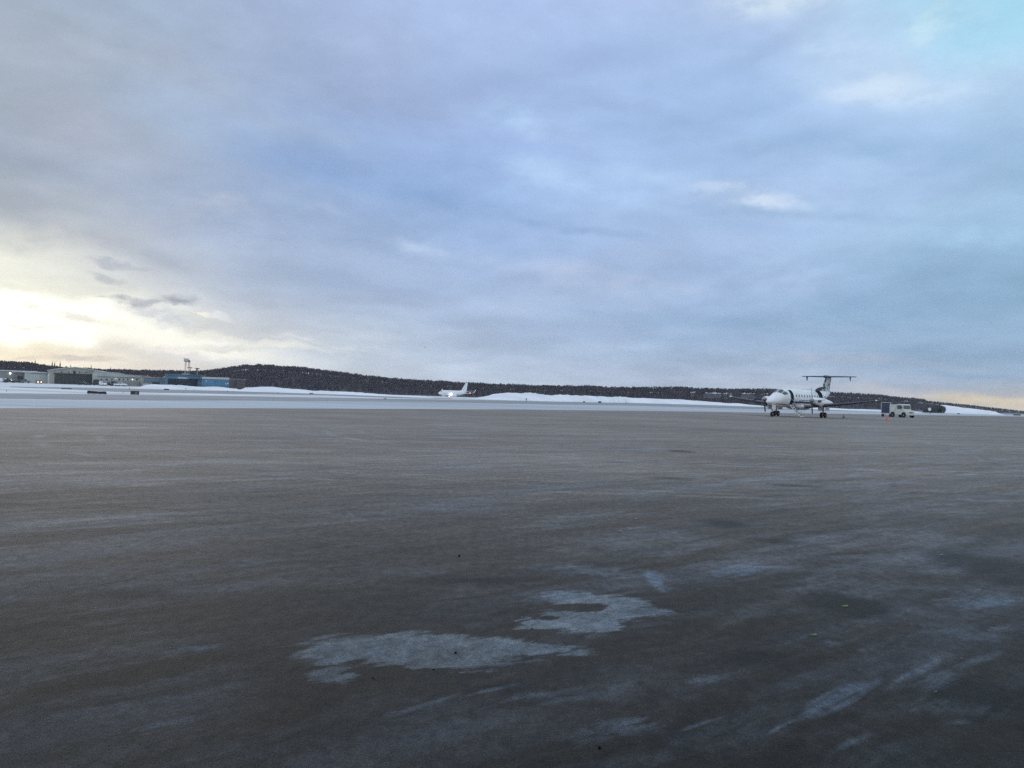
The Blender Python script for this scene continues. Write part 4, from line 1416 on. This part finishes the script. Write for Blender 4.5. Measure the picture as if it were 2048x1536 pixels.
for px, py, hp, lb in [(13, 783, 2.5, 'edge lamp nearest the low grey building, alone in the snow'),
                       (246, 786, 3, 'edge lamp just beside the short square board'),
                       (259, 778.6, 3, 'edge lamp on the snow in front of the office building'),
                       (371.5, 779, 3, 'edge lamp before the dark door of the blue hangar'),
                       (388, 779.8, 2, 'small reddish edge lamp before the blue hangar'),
                       (455, 784.2, 3, 'edge lamp in front of the light blue building'),
                       (470, 789, 2, 'faint edge lamp past the light blue building'),
                       (556.5, 787.2, 2.6, 'edge lamp on the snow under the crest of the wooded hill'),
                       (655, 804.5, 1.6, 'speck of an edge lamp on the near taxiway strip'),
                       (928, 797.6, 2, 'tiny edge lamp in front of the engine of the jet'),
                       (1052.5, 802.5, 6, 'edge lamp below the hump of the snow bank'),
                       (1058, 796.8, 2, 'speck of a lamp high on the humped snow bank'),
                       (1121, 801.5, 3.2, 'edge lamp on the white bank past its hump'),
                       (1252, 807, 3, 'edge lamp on the long white bank before the middle skyline'),
                       (1403.5, 808.2, 2.6, 'edge lamp near the thin end of the long white bank'),
                       (1711, 820.5, 3, 'edge lamp behind the outer wing of the propeller plane'),
                       (1684, 820, 4, 'edge lamp just behind the port engine of the propeller plane'),
                       (1860.5, 828, 3.4, 'edge lamp under the white disc sign'),
                       (1900, 823.5, 2, 'edge lamp at the foot of the snow wedge')]:
    edge_lamp(px, py, hp, lb)

p = gnd(1859, 828)
s_ = math.hypot(p.x, p.y) / F
root = empty('disc_sign', p, heading(1859, 0), label='round white disc on a short post beyond the tug', cat='sign')
MB().tube((0, 0, 0), (0, 0, 8.2 * s_), .03, n=6).build('post', M_POST, root)
MB().lathe([(.01, .03), (2.7 * s_, .02), (2.7 * s_, -.02), (.01, -.03)], 'x', 20, Matrix.Translation((.05, 0, 8.6 * s_))).build('disc', M_JETWHITE, root)
p = gnd(770, 798.8)
s_ = math.hypot(p.x, p.y) / F
mb = MB()
mb.lathe([(5 * s_, -.05), (4.2 * s_, .4 * s_), (3 * s_, 1.4 * s_), (1.6 * s_, 2.3 * s_), (.4 * s_, 2.6 * s_)], 'z', 14, Matrix.Translation(p))
mb.v = [(x + mnoise.noise(Vector((x * 3, y * 3, z))) * .15, y, z + mnoise.noise(Vector((x * 4, y * 4, 2))) * .08) for x, y, z in mb.v]
mb.build('sand_heap', mat('sand', (.32, .24, .19), .9), smooth=True, label='small brown sand heap at the taxiway edge below the treeline', cat='heap')


# ------------------------------------------------------------------ buildings
class Bld:
    """local x to the photo's right, local -y towards the viewer, origin mid base of the front"""

    def __init__(self, name, px0, px1, D, label, cat='building', base=0.0):
        self.s = D / F
        self.c = (px0 + px1) / 2
        p = at(self.c, D, base)
        self.base = base
        self.D = D
        d = Vector((p.x, p.y)).normalized()
        self.o = empty(name, (p.x, p.y, base), math.atan2(d.y, d.x) - math.pi / 2, label=label, cat=cat)
        self.w = (px1 - px0) / 2 * self.s

    def X(self, px):
        return (px - self.c) * self.s

    def Z(self, px, py):
        """height above the base of what shows at px, py on the front"""
        return H - self.base + (yh(px) - py) * self.s

    def box(self, name, px0, px1, py0, py1, m, d0=0.0, d1=.08, parent=None, floor=False, bevel=0.0, depth=None):
        x0, x1 = self.X(px0), self.X(px1)
        z1 = self.Z((px0 + px1) / 2, py0)
        z0 = -.3 if floor else self.Z((px0 + px1) / 2, py1)
        return MB().box(x0, x1, -d1, -d0 if depth is None else depth, z0, z1).build(name, m, parent or self.o, bevel=bevel)


def wallmat(name, col, ribs=2.2, rough=.7):
    m, t, b = nmat(name)
    co = t.new('ShaderNodeTexCoord').outputs['Object']
    x, y, z = t.sepxyz(co)
    wv = t.math('SINE', t.math('MULTIPLY', t.math('ADD', x, y), ribs * 6.28))
    f = t.rng(wv, .6, 1, 1.0, .88)
    f2 = t.rng(t.noise(t.mapping(co, scale=(1, 1, .3)), .35, 6, .65), .3, .75, 1.08, .78, 'LINEAR')
    t.l.new(t.vmath('SCALE', t.vmath('SCALE', col, s=f), s=f2), b.inputs['Base Color'])
    b.inputs['Roughness'].default_value = rough
    return m


W_TAN = wallmat('tan_cladding', (0.351, 0.338, 0.286))
W_PALE = wallmat('pale_cladding', (0.442, 0.455, 0.429))
W_GREY = wallmat('grey_cladding', (0.257, 0.257, 0.243))
W_CREAM = wallmat('cream_cladding', (0.552, 0.54, 0.483))
W_BLUE = wallmat('slate_blue_cladding', (0.098, 0.182, 0.26))
W_LBLUE = wallmat('light_blue_cladding', (.085, .22, .34), 1.2)
W_DOOR = wallmat('dark_hangar_door', (.055, .06, .058), .5)
W_BDOOR = wallmat('dark_blue_door', (.02, .03, .045), .5)
W_SNOWROOF = mat('snowy_roof', (.60, .60, .62), .8, dirt=.4, dirt_col=(.3, .3, .3), scale=.3)
W_WIN = mat('building_window', (.03, .035, .045), .2)
W_WHITE = mat('white_trim', (.6, .6, .6), .6)
W_RED = mat('rust_red_trim', (.30, .12, .09), .7)
M_LAMPW = mat('wall_lamp_lit', (1, 1, 1), .4, emit=(1, .95, .85), estr=5)
M_HEADL = mat('car_headlamp_lit', (1, 1, .9), .3, emit=(1, .88, .62), estr=4)
M_WINLIT = mat('window_lit', (.8, .7, .5), .4, emit=(1, .8, .5), estr=1.0)

DB = 500
b = Bld('low_grey_building', -40, 57, DB + 15, 'low grey building with a bright wall lamp, furthest from the big hangar')
b.box('wall', -40, 57, 744, 768, W_GREY, 0, 0, floor=True, depth=14)
b.box('roof', -42, 59, 742.6, 744, W_SNOWROOF, 0, .4, depth=14.6)
b.box('extension_roof', 20, 57, 745.4, 746.4, W_WHITE, 0, 1.5, depth=0)
for x in (28, 45):
    b.box('window', x, x + 9, 753, 758.5, W_WIN)
b.box('garage_door', 4, 14, 756, 768, W_WIN, floor=True)
lam = MB().lathe([(.01, .3), (.3, .15), (.38, 0), (.2, -.3)], 'y', 12, Matrix.Translation((b.X(17), -.35, b.Z(17, 748.3))))
lam.build('wall_lamp', M_LAMPW, b.o, smooth=True)

b = Bld('box_building', 56, 108, DB + 5, 'pale flat-roofed box building tucked against the near side of the big hangar')
b.box('wall', 56, 106.5, 747.5, 768, W_PALE, 0, 0, floor=True, depth=16)
b.box('roof', 52, 107, 745.9, 747.5, W_SNOWROOF, 0, .4, depth=16.5)
b.box('fascia', 65, 92, 747.7, 749.6, mat('teal_fascia', (.16, .27, .26), .6), 0, .10)
b.box('side_door', 94, 105.5, 749, 765.5, W_CREAM, 0, .10)
b.box('dark_scrawl', 98, 101, 753, 759, mat('grey_mark', (.2, .2, .21), .7), .10, .13)

b = Bld('large_hangar', 107, 203, DB, 'big tan gable-roofed aircraft hangar with a wide dark sliding door', 'hangar')
X, Z = b.X, b.Z
outl = [(X(107), -.3), (X(107), Z(107, 744.4)), (X(118), Z(118, 742)), (X(150), Z(150, 737.8)), (X(166), Z(166, 740.2)), (X(203), Z(203, 746.5)), (X(203), -.3)]
MB().prism(outl, 0, 34).build('wall', W_TAN, b.o)
mb = MB()
top = outl[1:6]
for k in range(4):
    (xa, za), (xb, zb) = top[k], top[k + 1]
    mb.add([(xa - (.4 if k == 0 else 0), -.5, za + .02), (xb, -.5, zb + .02), (xb, 34.4, zb + .02), (xa - (.4 if k == 0 else 0), 34.4, za + .02),
            (xa - (.4 if k == 0 else 0), -.5, za + .35), (xb, -.5, zb + .35), (xb, 34.4, zb + .35), (xa - (.4 if k == 0 else 0), 34.4, za + .35)],
           [(0, 1, 5, 4), (1, 2, 6, 5), (2, 3, 7, 6), (3, 0, 4, 7), (4, 5, 6, 7), (0, 3, 2, 1)])
mb.build('roof', W_SNOWROOF, b.o)
dr = b.box('hangar_door', 118, 180.5, 750.6, 768, W_DOOR, 0, .10, floor=True)
for x in range(6):
    b.box('door_leaf_seam', 118 + 10.4 * x + 10, 118 + 10.4 * x + 10.3, 751, 768, W_WIN, .10, .14, parent=dr)
b.box('door_header', 116, 190, 749.3, 750.6, W_WIN, 0, .35)
b.box('gable_vent', 147.2, 151.4, 743.8, 750, W_WIN, 0, .12)
for x in (129, 140.5, 157.5, 168.5):
    b.box('window', x - .8, x + .8, 745.6, 747.8, W_WIN)
b.box('corner_trim', 107.2, 110, 750, 768, W_CREAM, 0, .10)
b.box('lean_to', 181.5, 200, 754.5, 768.5, W_PALE, 0, 3.0, floor=True, depth=0)

b = Bld('office_building', 194, 290, DB - 6, 'long pale two-storey office wing with a row of small windows joined to the big hangar')
X, Z = b.X, b.Z
outl = [(X(194), -.3), (X(194), Z(194, 749)), (X(197), Z(197, 744.8)), (X(207), Z(207, 746.2)), (X(238), Z(238, 748.2)), (X(252), Z(252, 751.6)), (X(290), Z(290, 754)), (X(290), -.3)]
MB().prism(outl, 0, 16).build('wall', W_PALE, b.o)
mb = MB()
top = outl[1:7]
for k in range(len(top) - 1):
    (xa, za), (xb, zb) = top[k], top[k + 1]
    mb.add([(xa, -.3, za + .02), (xb, -.3, zb + .02), (xb, 16.3, zb + .02), (xa, 16.3, za + .02), (xa, -.3, za + .22), (xb, -.3, zb + .22), (xb, 16.3, zb + .22), (xa, 16.3, za + .22)],
           [(0, 1, 5, 4), (1, 2, 6, 5), (2, 3, 7, 6), (3, 0, 4, 7), (4, 5, 6, 7), (0, 3, 2, 1)])
mb.build('roof', W_SNOWROOF, b.o)
b.box('band', 203, 274, 755.0, 756.2, mat('green_grey_trim', (.13, .17, .16), .7), 0, .2)
for i, x in enumerate((209, 218, 226.5, 239, 246, 253, 261, 268.5)):
    b.box('window', x - (1.6 if i in (1, 3, 7) else 1.1), x + (1.6 if i in (1, 3, 7) else 1.1), 758.3, 760.8, M_WINLIT if i == 6 else W_WIN)
b.box('ground_floor', 200, 273, 762, 772, W_GREY, 0, 1.5, floor=True, depth=0)
b.box('entrance', 196, 205, 760, 766, W_WIN, 1.5, 1.65)
for x in (206, 225):
    b.box('garage_opening', x, x + 8, 763, 768.6, W_WIN, 1.5, 1.62)
lam = MB().lathe([(.01, .2), (.2, .1), (.2, 0), (.1, -.2)], 'y', 10, Matrix.Translation((b.X(233), -.2, b.Z(233, 758))))
lam.build('wall_lamp', M_WINLIT, b.o, smooth=True)
b.box('end_wall', 275, 290, 755, 770, W_CREAM, 0, .35, floor=True, depth=0)

b = Bld('door_row_building', 289, 334, DB - 10, 'cream building with a band of blue-grey doors between the office wing and the blue hangar')
b.box('wall', 289, 334, 755.8, 772, W_CREAM, 0, 0, floor=True, depth=14)
b.box('roof', 288, 335, 754.6, 755.8, W_RED, 0, .3, depth=14.3)
b.box('parapet', 324, 334.5, 753.6, 757.3, W_CREAM, 0, .4)
b.box('blue_door', 289.5, 324.5, 757.4, 767.5, mat('blue_grey_door', (.13, .18, .22), .6), 0, .10)
b.box('lintel', 289.5, 333, 757.0, 757.9, W_BLUE, .1, .2)
b.box('dark_door', 325.5, 332.5, 759, 769, W_WIN, 0, .10)
b.box('dark_opening', 305, 318, 764, 769, W_WIN, .10, .16)
b.box('door_post', 332.8, 334.6, 757, 770, W_WHITE, 0, .30, floor=True)

b = Bld('blue_hangar', 334, 406, DB - 14, 'slate blue flat-fronted hangar with a wide black door and a faded white name board', 'hangar')
b.box('wall', 334, 406, 751.6, 774, W_BLUE, 0, 0, floor=True, depth=26)
b.box('parapet', 333.5, 406.5, 750.2, 751.6, W_BLUE, 0, .4, depth=26.3)
b.box('canopy', 374, 406.5, 754.5, 758, W_BLUE, 0, 1.2, depth=0)
b.box('hangar_door', 340, 391.5, 758.9, 772, W_BDOOR, 0, .14, floor=True)
sg = b.box('name_board', 356.5, 377, 755.2, 758.4, mat('faded_board', (.36, .42, .44), .6), 0, .20, bevel=.03)
mb = MB()
for k in range(8):
    x = 358.4 + 2.2 * k
    hh = 1.6 if k in (0, 4) else 1.05
    mb.box(b.X(x), b.X(x + (1.3 if k % 3 else 1.7)), -.23, -.20, b.Z(x, 757.6), b.Z(x, 757.6 - hh))
mb.build('worn_lettering', W_WHITE, sg)
b.box('pale_panel', 392, 399, 760, 769.5, wallmat('pale_blue_panel', (.16, .22, .30)), 0, .12)
b.box('side_panel', 399, 406, 758.6, 773, wallmat('deep_blue_panel', (.05, .08, .18)), 0, .12, floor=True)
b.box('notice', 402, 406, 760.8, 765.6, W_WHITE, .12, .18)

b = Bld('light_blue_building', 406, 455, DB - 24, 'light blue building with a cream snowy roof band, last of the row before the wood')
b.box('wall', 406, 455, 759, 776, W_LBLUE, 0, 0, floor=True, depth=14)
b.box('roof', 405.8, 455.2, 755.4, 759, mat('cream_roof_band', (.50, .47, .44), .8), 0, .35, depth=14.4)
for x, y in ((413, 761.5), (448, 766.5), (452, 766.2)):
    b.box('poster', x, x + 2, y, y + 2.4, W_WHITE, 0, .06)
b.box('window', 429, 432, 763.4, 765, W_WIN, 0, .06)
b.box('base_course', 406, 455, 770.6, 776, W_BLUE, 0, .08, floor=True)

b = Bld('low_shed', 456, 489, DB + 30, 'low dull shed half hidden by bushes beyond the light blue building', 'shed')
b.box('wall', 456, 489, 759.5, 776, wallmat('brown_cladding', (.10, .085, .09)), 0, 0, floor=True, depth=8)
b.box('roof', 455, 490, 758.4, 759.5, mat('pinkish_roof', (.30, .26, .25), .8), 0, .3, depth=8.3)
b.box('door', 468, 473, 763, 773, W_WIN, 0, .08)

# control and radar tower on lattice legs behind the blue hangar
DT = 560
b = Bld('lattice_tower', 363, 380, DT, 'red and white lattice tower with a flat antenna on top behind the blue hangar', 'tower')
X, Z = b.X, b.Z
M_TW = mat('tower_white', (.45, .45, .46), .6)
M_TR = mat('tower_red', (.38, .16, .13), .6)


def lattice(parent, name, px, hw, py0, py1, m, n=6, r=.09):
    mb = MB()
    xc, z0, z1, w = X(px), Z(px, py0), Z(px, py1), hw * b.s
    ps = [(xc - w, -w), (xc + w, -w), (xc + w, w), (xc - w, w)]
    for (x, y) in ps:
        mb.tube((x, y, z0), (x, y, z1), r, n=5)
    for k in range(n):
        a_, b_ = z0 + (z1 - z0) * k / n, z0 + (z1 - z0) * (k + 1) / n
        for q in range(4):
            (xa, ya), (xb, yb) = ps[q], ps[(q + 1) % 4]
            mb.tube((xa, ya, a_), (xb, yb, b_), r * .6, n=4)
            mb.tube((xb, yb, a_), (xa, ya, b_), r * .6, n=4)
            mb.tube((xa, ya, b_), (xb, yb, b_), r * .6, n=4)
    return mb.build(name, m, parent)


lattice(b.o, 'leg', 369.6, 1.1, 749, 735, M_TW, 4)
lattice(b.o, 'leg', 369.8, 1.1, 735, 727, M_TR, 3)
lattice(b.o, 'leg', 375.8, 1.5, 749, 737, M_TR, 3)
lattice(b.o, 'leg', 375.8, 1.6, 737, 733, M_TW, 2)
lattice(b.o, 'leg', 376.2, 1.3, 733, 726, M_TR, 3)
MB().lathe([(.2, Z(370, 727.5)), (1.2, Z(370, 726)), (1.5, Z(370, 723.5)), (.9, Z(370, 721.2))], 'z', 14, Matrix.Translation((X(370.5), 0, 0))).build('radome', M_TW, b.o, smooth=True)
MB().box(X(365.5), X(376), -.8, .8, Z(370, 721.4), Z(370, 720.2)).build('antenna_plate', M_TW, b.o)
MB().lathe([(.3, Z(376, 727.5)), (1.0, Z(376, 726)), (.9, Z(376, 723.6)), (.2, Z(376, 722.4))], 'z', 12, Matrix.Translation((X(375), .4, 0))).build('dish', M_TR, b.o, smooth=True)
MB().box(X(373), X(382), -1, 1, Z(377, 738), Z(377, 736.8)).tube((X(379), 0, -.2), (X(379), 0, Z(379, 737)), .15, n=6).build('platform', M_DKMETAL, b.o)
MB().box(X(364), X(377), -2, 3, -.2, Z(370, 748.5)).build('base_house', wallmat('pale_block', (.38, .39, .38)), b.o)
for x in (367, 372):
    MB().box(X(x), X(x + 1.6), -2.08, -2, Z(370, 752.6), Z(370, 750.2)).build('window', W_WIN, b.o)
b = Bld('antenna_mast', 390, 396, DT, 'thin mast with a broad dark crossarm rising behind the blue hangar', 'mast')
X, Z = b.X, b.Z
MB().tube((0, 0, -.3), (0, 0, Z(393, 739)), .16, .12, 6).build('pole', M_TW, b.o)
MB().box(X(388.5), X(397.5), -.3, .3, Z(393, 739.2), Z(393, 738)).box(X(391), X(395), -.3, .3, Z(393, 741), Z(393, 739.2)).build('crossarm', M_DKMETAL, b.o)


# ------------------------------------------------------------------ small parked vehicles
def small_car(px, D, ang, kind, m, label, lights=False):
    p = at(px, D, 0)
    root = empty('parked_' + kind, (p.x, p.y, .02), heading(px, -ang), label=label, cat=kind)
    L = 4.6 if kind != 'pickup_truck' else 5.4
    hw = .9
    if kind == 'van':
        body = [(-L / 2, .4), (-L / 2, 1.95), (L * .22, 2.0), (L * .36, 1.25), (L / 2, 1.05), (L / 2, .4)]
        win = [(L * .02, 1.3), (L * .02, 1.8), (L * .2, 1.82), (L * .32, 1.3)]
    elif kind == 'pickup_truck':
        body = [(-L / 2, .5), (-L / 2, 1.1), (-L * .08, 1.1), (-L * .06, 1.8), (L * .16, 1.8), (L * .26, 1.15), (L / 2, 1.05), (L / 2, .5)]
        win = [(-L * .04, 1.2), (-L * .03, 1.68), (L * .15, 1.68), (L * .21, 1.2)]
    else:
        body = [(-L / 2, .4), (-L / 2, .95), (-L * .4, 1.05), (-L * .26, 1.5), (L * .1, 1.5), (L * .24, 1.0), (L / 2, .85), (L / 2, .4)]
        win = [(-L * .32, 1.05), (-L * .23, 1.42), (L * .08, 1.42), (L * .18, 1.05)]
    MB().prism(body, -hw, hw).build('body', m, root, bevel=.05)
    for s in (1, -1):
        MB().prism(win, s * hw - .005, s * hw + .02).build('side_window', M_GLASS, root)
        for xw in (-L * .32, L * .32):
            tyre(root, xw, s * (hw - .1), .34, .34, .22)
        MB().lathe([(.01, .06), (.17, .04), (.18, -.04)], 'x', 12, Matrix.Translation((L / 2 + .0, s * .62, .78))).build('headlight', M_HEADL if lights else M_METAL, root, smooth=True)
    x2, x1 = (body[-4][0], body[-3][0]) if kind != 'van' else (L * .22, L * .36)
    z2, z1 = (body[-4][1], body[-3][1]) if kind != 'van' else (2.0, 1.25)
    MB().add([(x1 * .9 + x2 * .1 + .03, -hw * .85, z1 * .9 + z2 * .1 + .03), (x1 * .9 + x2 * .1 + .03, hw * .85, z1 * .9 + z2 * .1 + .03),
              (x1 * .15 + x2 * .85 + .03, hw * .8, z1 * .15 + z2 * .85 + .03), (x1 * .15 + x2 * .85 + .03, -hw * .8, z1 * .15 + z2 * .85 + .03)], [(0, 1, 2, 3)]).build('windscreen', M_GLASS, root)
    return root


M_CARD = mat('dark_car_paint', (.03, .03, .035), .35)
M_CARG = mat('grey_car_paint', (.16, .17, .18), .35)
small_car(77, 440, 10, 'car', mat('amber_car_paint', (.28, .2, .08), .5), 'car with both headlights lit driving past the box building', True)
small_car(5, 455, 80, 'van', M_WHITE, 'white van parked before the low grey building')
small_car(18, 450, 85, 'car', M_CARD, 'dark car parked beside the white van at the low grey building')
small_car(37, 460, 95, 'pickup_truck', M_CARD, 'dark pickup at the wall of the low grey building')
small_car(48, 460, 88, 'pickup_truck', M_CARG, 'grey pickup nearest the pale box building')
small_car(165, 455, 70, 'car', M_CARD, 'low dark car before the big hangar door')
small_car(195, 450, 85, 'car', M_CARD, 'dark car in front of the lean-to beside the hangar')
small_car(206, 430, 20, 'van', M_WHITE, 'white van facing out in front of the office wing')
small_car(217, 440, 80, 'car', M_CARD, 'dark car parked between the two white vehicles at the office wing')
small_car(230, 440, 85, 'pickup_truck', M_CARG, 'grey pickup before the middle of the office wing')
small_car(241, 425, 60, 'pickup_truck', M_WHITE, 'white pickup at the far part of the office wing')


# ------------------------------------------------------------------ houses and a dome on the wooded ridge
def house(px, py0, wpx, hpx, D, wall_, label, cat='house'):
    s = D / F
    z0 = H + (yh(px) - py0 - hpx) * s
    b = Bld('hill_house', px - wpx / 2, px + wpx / 2, D, label, cat, z0)
    b.o['group'] = 'houses scattered over the wooded ridge'
    w, h = wpx * s / 2, hpx * s
    MB().box(-w, w, 0, w * 1.6 + 2, -4, h * .6).build('wall', wall_, b.o)
    MB().prism([(-w * 1.08, h * .6), (-w * .1, h), (w * .1, h), (w * 1.08, h * .6)], -.4, w * 1.6 + 2.4).build('roof', W_SNOWROOF, b.o)
    MB().box(-w * .4, -w * .1, -.06, 0, h * .15, h * .42).build('window', W_WIN, b.o)


HW1 = mat('house_white', (.5, .52, .56), .7)
HW2 = mat('house_blue', (.24, .28, .36), .7)
HW3 = mat('house_tan', (.36, .33, .32), .7)
for px, y, w, h, m, lb in [(1343, 775, 4, 2.6, HW2, 'small grey house on the skyline left of the white dome'),
                           (1384, 789.5, 3.4, 2, HW1, 'tiny pale house low in the wood under the white dome'),
                           (1411, 791, 3, 2.6, HW2, 'first bluish house of the cluster past the white dome'),
                           (1421, 791, 3.6, 3.6, HW2, 'narrow grey house, second in the hillside cluster'),
                           (1428, 793, 3, 3, HW3, 'small tan house in the middle of the hillside cluster'),
                           (1437, 790, 4.6, 5.4, HW1, 'tall white house in the hillside cluster'),
                           (1450, 792, 6, 4.4, HW1, 'white gabled house just above the far wingtip of the propeller plane'),
                           (1486, 789.5, 7, 5.5, HW2, 'bluish gabled house over the far wing of the propeller plane'),
                           (1497, 787.5, 5, 5, HW1, 'white house next to the bluish gable over the far wing'),
                           (1507, 793, 6, 3, HW3, 'tan house partly behind the far propeller'),
                           (1811, 801.5, 5, 2, HW3, 'low tan house on the ridge above the white tug'),
                           (1840, 805, 7, 2, HW1, 'long white roof on the ridge beyond the tug'),
                           (1866, 807.5, 8, 1.8, HW3, 'long low tan house further down the ridge')]:
    house(px, y, w, h, poly_interp(RIDGE, px) * .95, m, lb)
b = Bld('radar_dome', 1369, 1381, 1000, 'white radar dome standing out above the middle ridge', 'dome', 6.0)
zc = b.Z(1375, 775.5)
MB().lathe([(2.0 * .8, zc - 1.6), (2.7, zc - .6), (2.9, zc + .2), (2.3, zc + 1.2), (1.2, zc + 1.8), (.1, zc + 2.0)], 'z', 16).build('dome', M_JETWHITE, b.o, smooth=True)
MB().lathe([(1.4, -8), (1.4, zc - 1.5)], 'z', 10).build('pedestal', W_GREY, b.o)


# ------------------------------------------------------------------ litter on the apron
def scrap(px, py, size, m, label, name='paper_scrap', cat='litter', seed=0, h=.012):
    p = gnd(px, py, .034)
    rn = random.Random(seed)
    n = 9
    vs = [(p.x, p.y, p.z + h)]
    for i in range(n):
        t = 2 * math.pi * i / n
        r = size * rn.uniform(.45, 1.0) * (1.0 if i % 2 else .7)
        vs.append((p.x + r * math.cos(t), p.y + r * .8 * math.sin(t), p.z + rn.uniform(.0, 1) * h))
    vs += [(x, y, z + .003) for x, y, z in vs]
    fs = [(0, 1 + i, 1 + (i + 1) % n) for i in range(n)] + [(n + 1, n + 2 + i, n + 2 + (i + 1) % n) for i in range(n)]
    fs += [(1 + i, 1 + (i + 1) % n, n + 2 + (i + 1) % n, n + 2 + i) for i in range(n)]
    MB().add(vs, fs).build(name, m, label=label, cat=cat)


def leaf(px, py, size, label, seed):
    """a crumpled yellow strip with two pointed ends"""
    p = gnd(px, py, .034)
    M_ = Matrix.Translation(p) @ Matrix.Rotation(R(seed * 40), 4, 'Z')
    k = size
    mb = MB()
    rings = []
    for i, (x, y, w, z) in enumerate(((-1, .25, .06, .02), (-.6, .05, .22, .22), (-.1, -.12, .30, .12), (.35, -.02, .34, .3), (.75, .12, .2, .16), (1.0, .45, .05, .35))):
        rings.append([tuple(M_ @ Vector((x * k, (y - w) * k, (z + .01) * k))), tuple(M_ @ Vector((x * k, y * k, (z + .16) * k))), tuple(M_ @ Vector((x * k, (y + w) * k, (z + .02) * k))), tuple(M_ @ Vector((x * k, y * k, (z - .02) * k)))])
    mb.loft(rings)
    mb.build('yellow_scrap', M_YEL, label=label, cat='litter')


M_YEL = mat('yellow_film', (.55, .58, .04), .4)
M_YEL2 = M_YEL
M_PAPER = mat('pale_paper', (.42, .43, .42), .7)
M_STONE = mat('dark_stone', (.012, .012, .014), .8)
leaf(1690, 1213, .014 * 1.6, 'crumpled yellow scrap lying in the middle of the dark oil stain', 0)
leaf(1628, 1270, .013 * 1.5, 'greenish yellow scrap lying just outside the dark stain, nearer the viewer', 9)
for i, (px, py, sz, lb) in enumerate([(1240, 1063, .026, 'pale flattened scrap on bare pavement, nearer of a pair'), (1272, 1038, .024, 'pale flattened scrap on bare pavement, further of a pair'),
                                      (1884, 1110, .020, 'small bright white scrap on the dark pavement near the frame edge'), (1839, 991, .026, 'white scrap at the start of a faint pale streak'),
                                      (1850, 979, .020, 'small pale fleck just beyond the white scrap of the pale streak'), (1872, 1386, .012, 'little cream scrap lying among frosty streaks'),
                                      (1924, 1319, .012, 'thin reddish cream scrap on the rough icy ground')]):
    scrap(px, py, sz, M_PAPER, lb, seed=i, h=.006)


def stone(px, py, r, label, seed):
    p = gnd(px, py, .03)
    rn = random.Random(seed)
    mb = MB()
    mb.lathe([(r * .5, 0), (r, r * .3), (r * .9, r * .8), (r * .4, r * 1.2)], 'z', 8, Matrix.Translation(p))
    mb.v = [(x + rn.uniform(-.2, .2) * r, y + rn.uniform(-.2, .2) * r, z + rn.uniform(0, .15) * r) for x, y, z in mb.v]
    mb.build('stone', M_STONE, smooth=True, label=label, cat='stone')


stone(918.5, 1113, .011, 'lone dark stone on bare pavement beyond the long ice patch', 1)
stone(911, 1307, .007, 'dark stone lying on the middle of the long ice patch', 2)
stone(867, 1340, .005, 'tiny dark stone at the lower rim of the long ice patch', 3)
stone(1064, 1258, .005, 'tiny dark stone at the edge of the ring-shaped ice patch', 4)
stone(1199, 1497, .007, 'dark stone on the faint frosty patch nearest the viewer', 5)
stone(746, 1357, .005, 'tiny dark stone below the ragged end of the long ice patch', 6)

# ------------------------------------------------------------------ brush at the foot of the snow wedge
brush = MB()
rn_ = random.Random(11)
for i in range(260):
    px = rn_.uniform(1846, 1889)
    D_ = rn_.uniform(350, 385)
    p = at(px, D_)
    k = .45 + .55 * smooth(1846, 1878, px)
    birch_shape(brush, p.x, p.y, -.1, 3.1 * k * rn_.uniform(.6, 1.05), rn_)
brush.build('brushwood', wood_material('brush_twigs', (.08, .085, .10), (.13, .13, .14), .4), kind='stuff', label='dark low brushwood at the foot of the snow wedge', cat='brush')

# ------------------------------------------------------------------ unseen light blocker added behind the viewer, to shade the near pavement
blocker = empty('shade_blocker', (0, -2, .03), label='unseen light blocker with a deep overhang, added to shade the near apron', cat='building')
MB().box(-70, 70, -20, 0, 0, 9.5).build('wall', wallmat('blocker_cladding', (.12, .12, .12)), blocker)
MB().box(-70, 70, 0.003, 6.2, 4.3, 4.8).build('canopy', mat('blocker_overhang', (.08, .08, .08), .8), blocker)  # overhang added to block skylight over the near apron
for x in range(-66, 70, 12):
    if abs(x) > 7:
        MB().box(x - .12, x + .12, 5.7, 5.94, 0, 4.3).build('blocker_post', M_DKMETAL, blocker)

# ------------------------------------------------------------------ winter air
hz = bpy.data.materials.new('haze_air')
hz.use_nodes = True
t = NT(hz.node_tree)
t.n.remove(t.n['Principled BSDF'])
pv = t.new('ShaderNodeVolumePrincipled')
pv.inputs['Color'].default_value = (.86, .90, 1.0, 1)
pv.inputs['Density'].default_value = 0.00007
pv.inputs['Anisotropy'].default_value = 0.2
t.l.new(pv.outputs[0], t.n['Material Output'].inputs['Volume'])
MB().box(-3600, 3600, -3600, 3600, -60, 190).build('haze', hz, kind='stuff', label='thin bluish winter haze over the airfield', cat='haze')
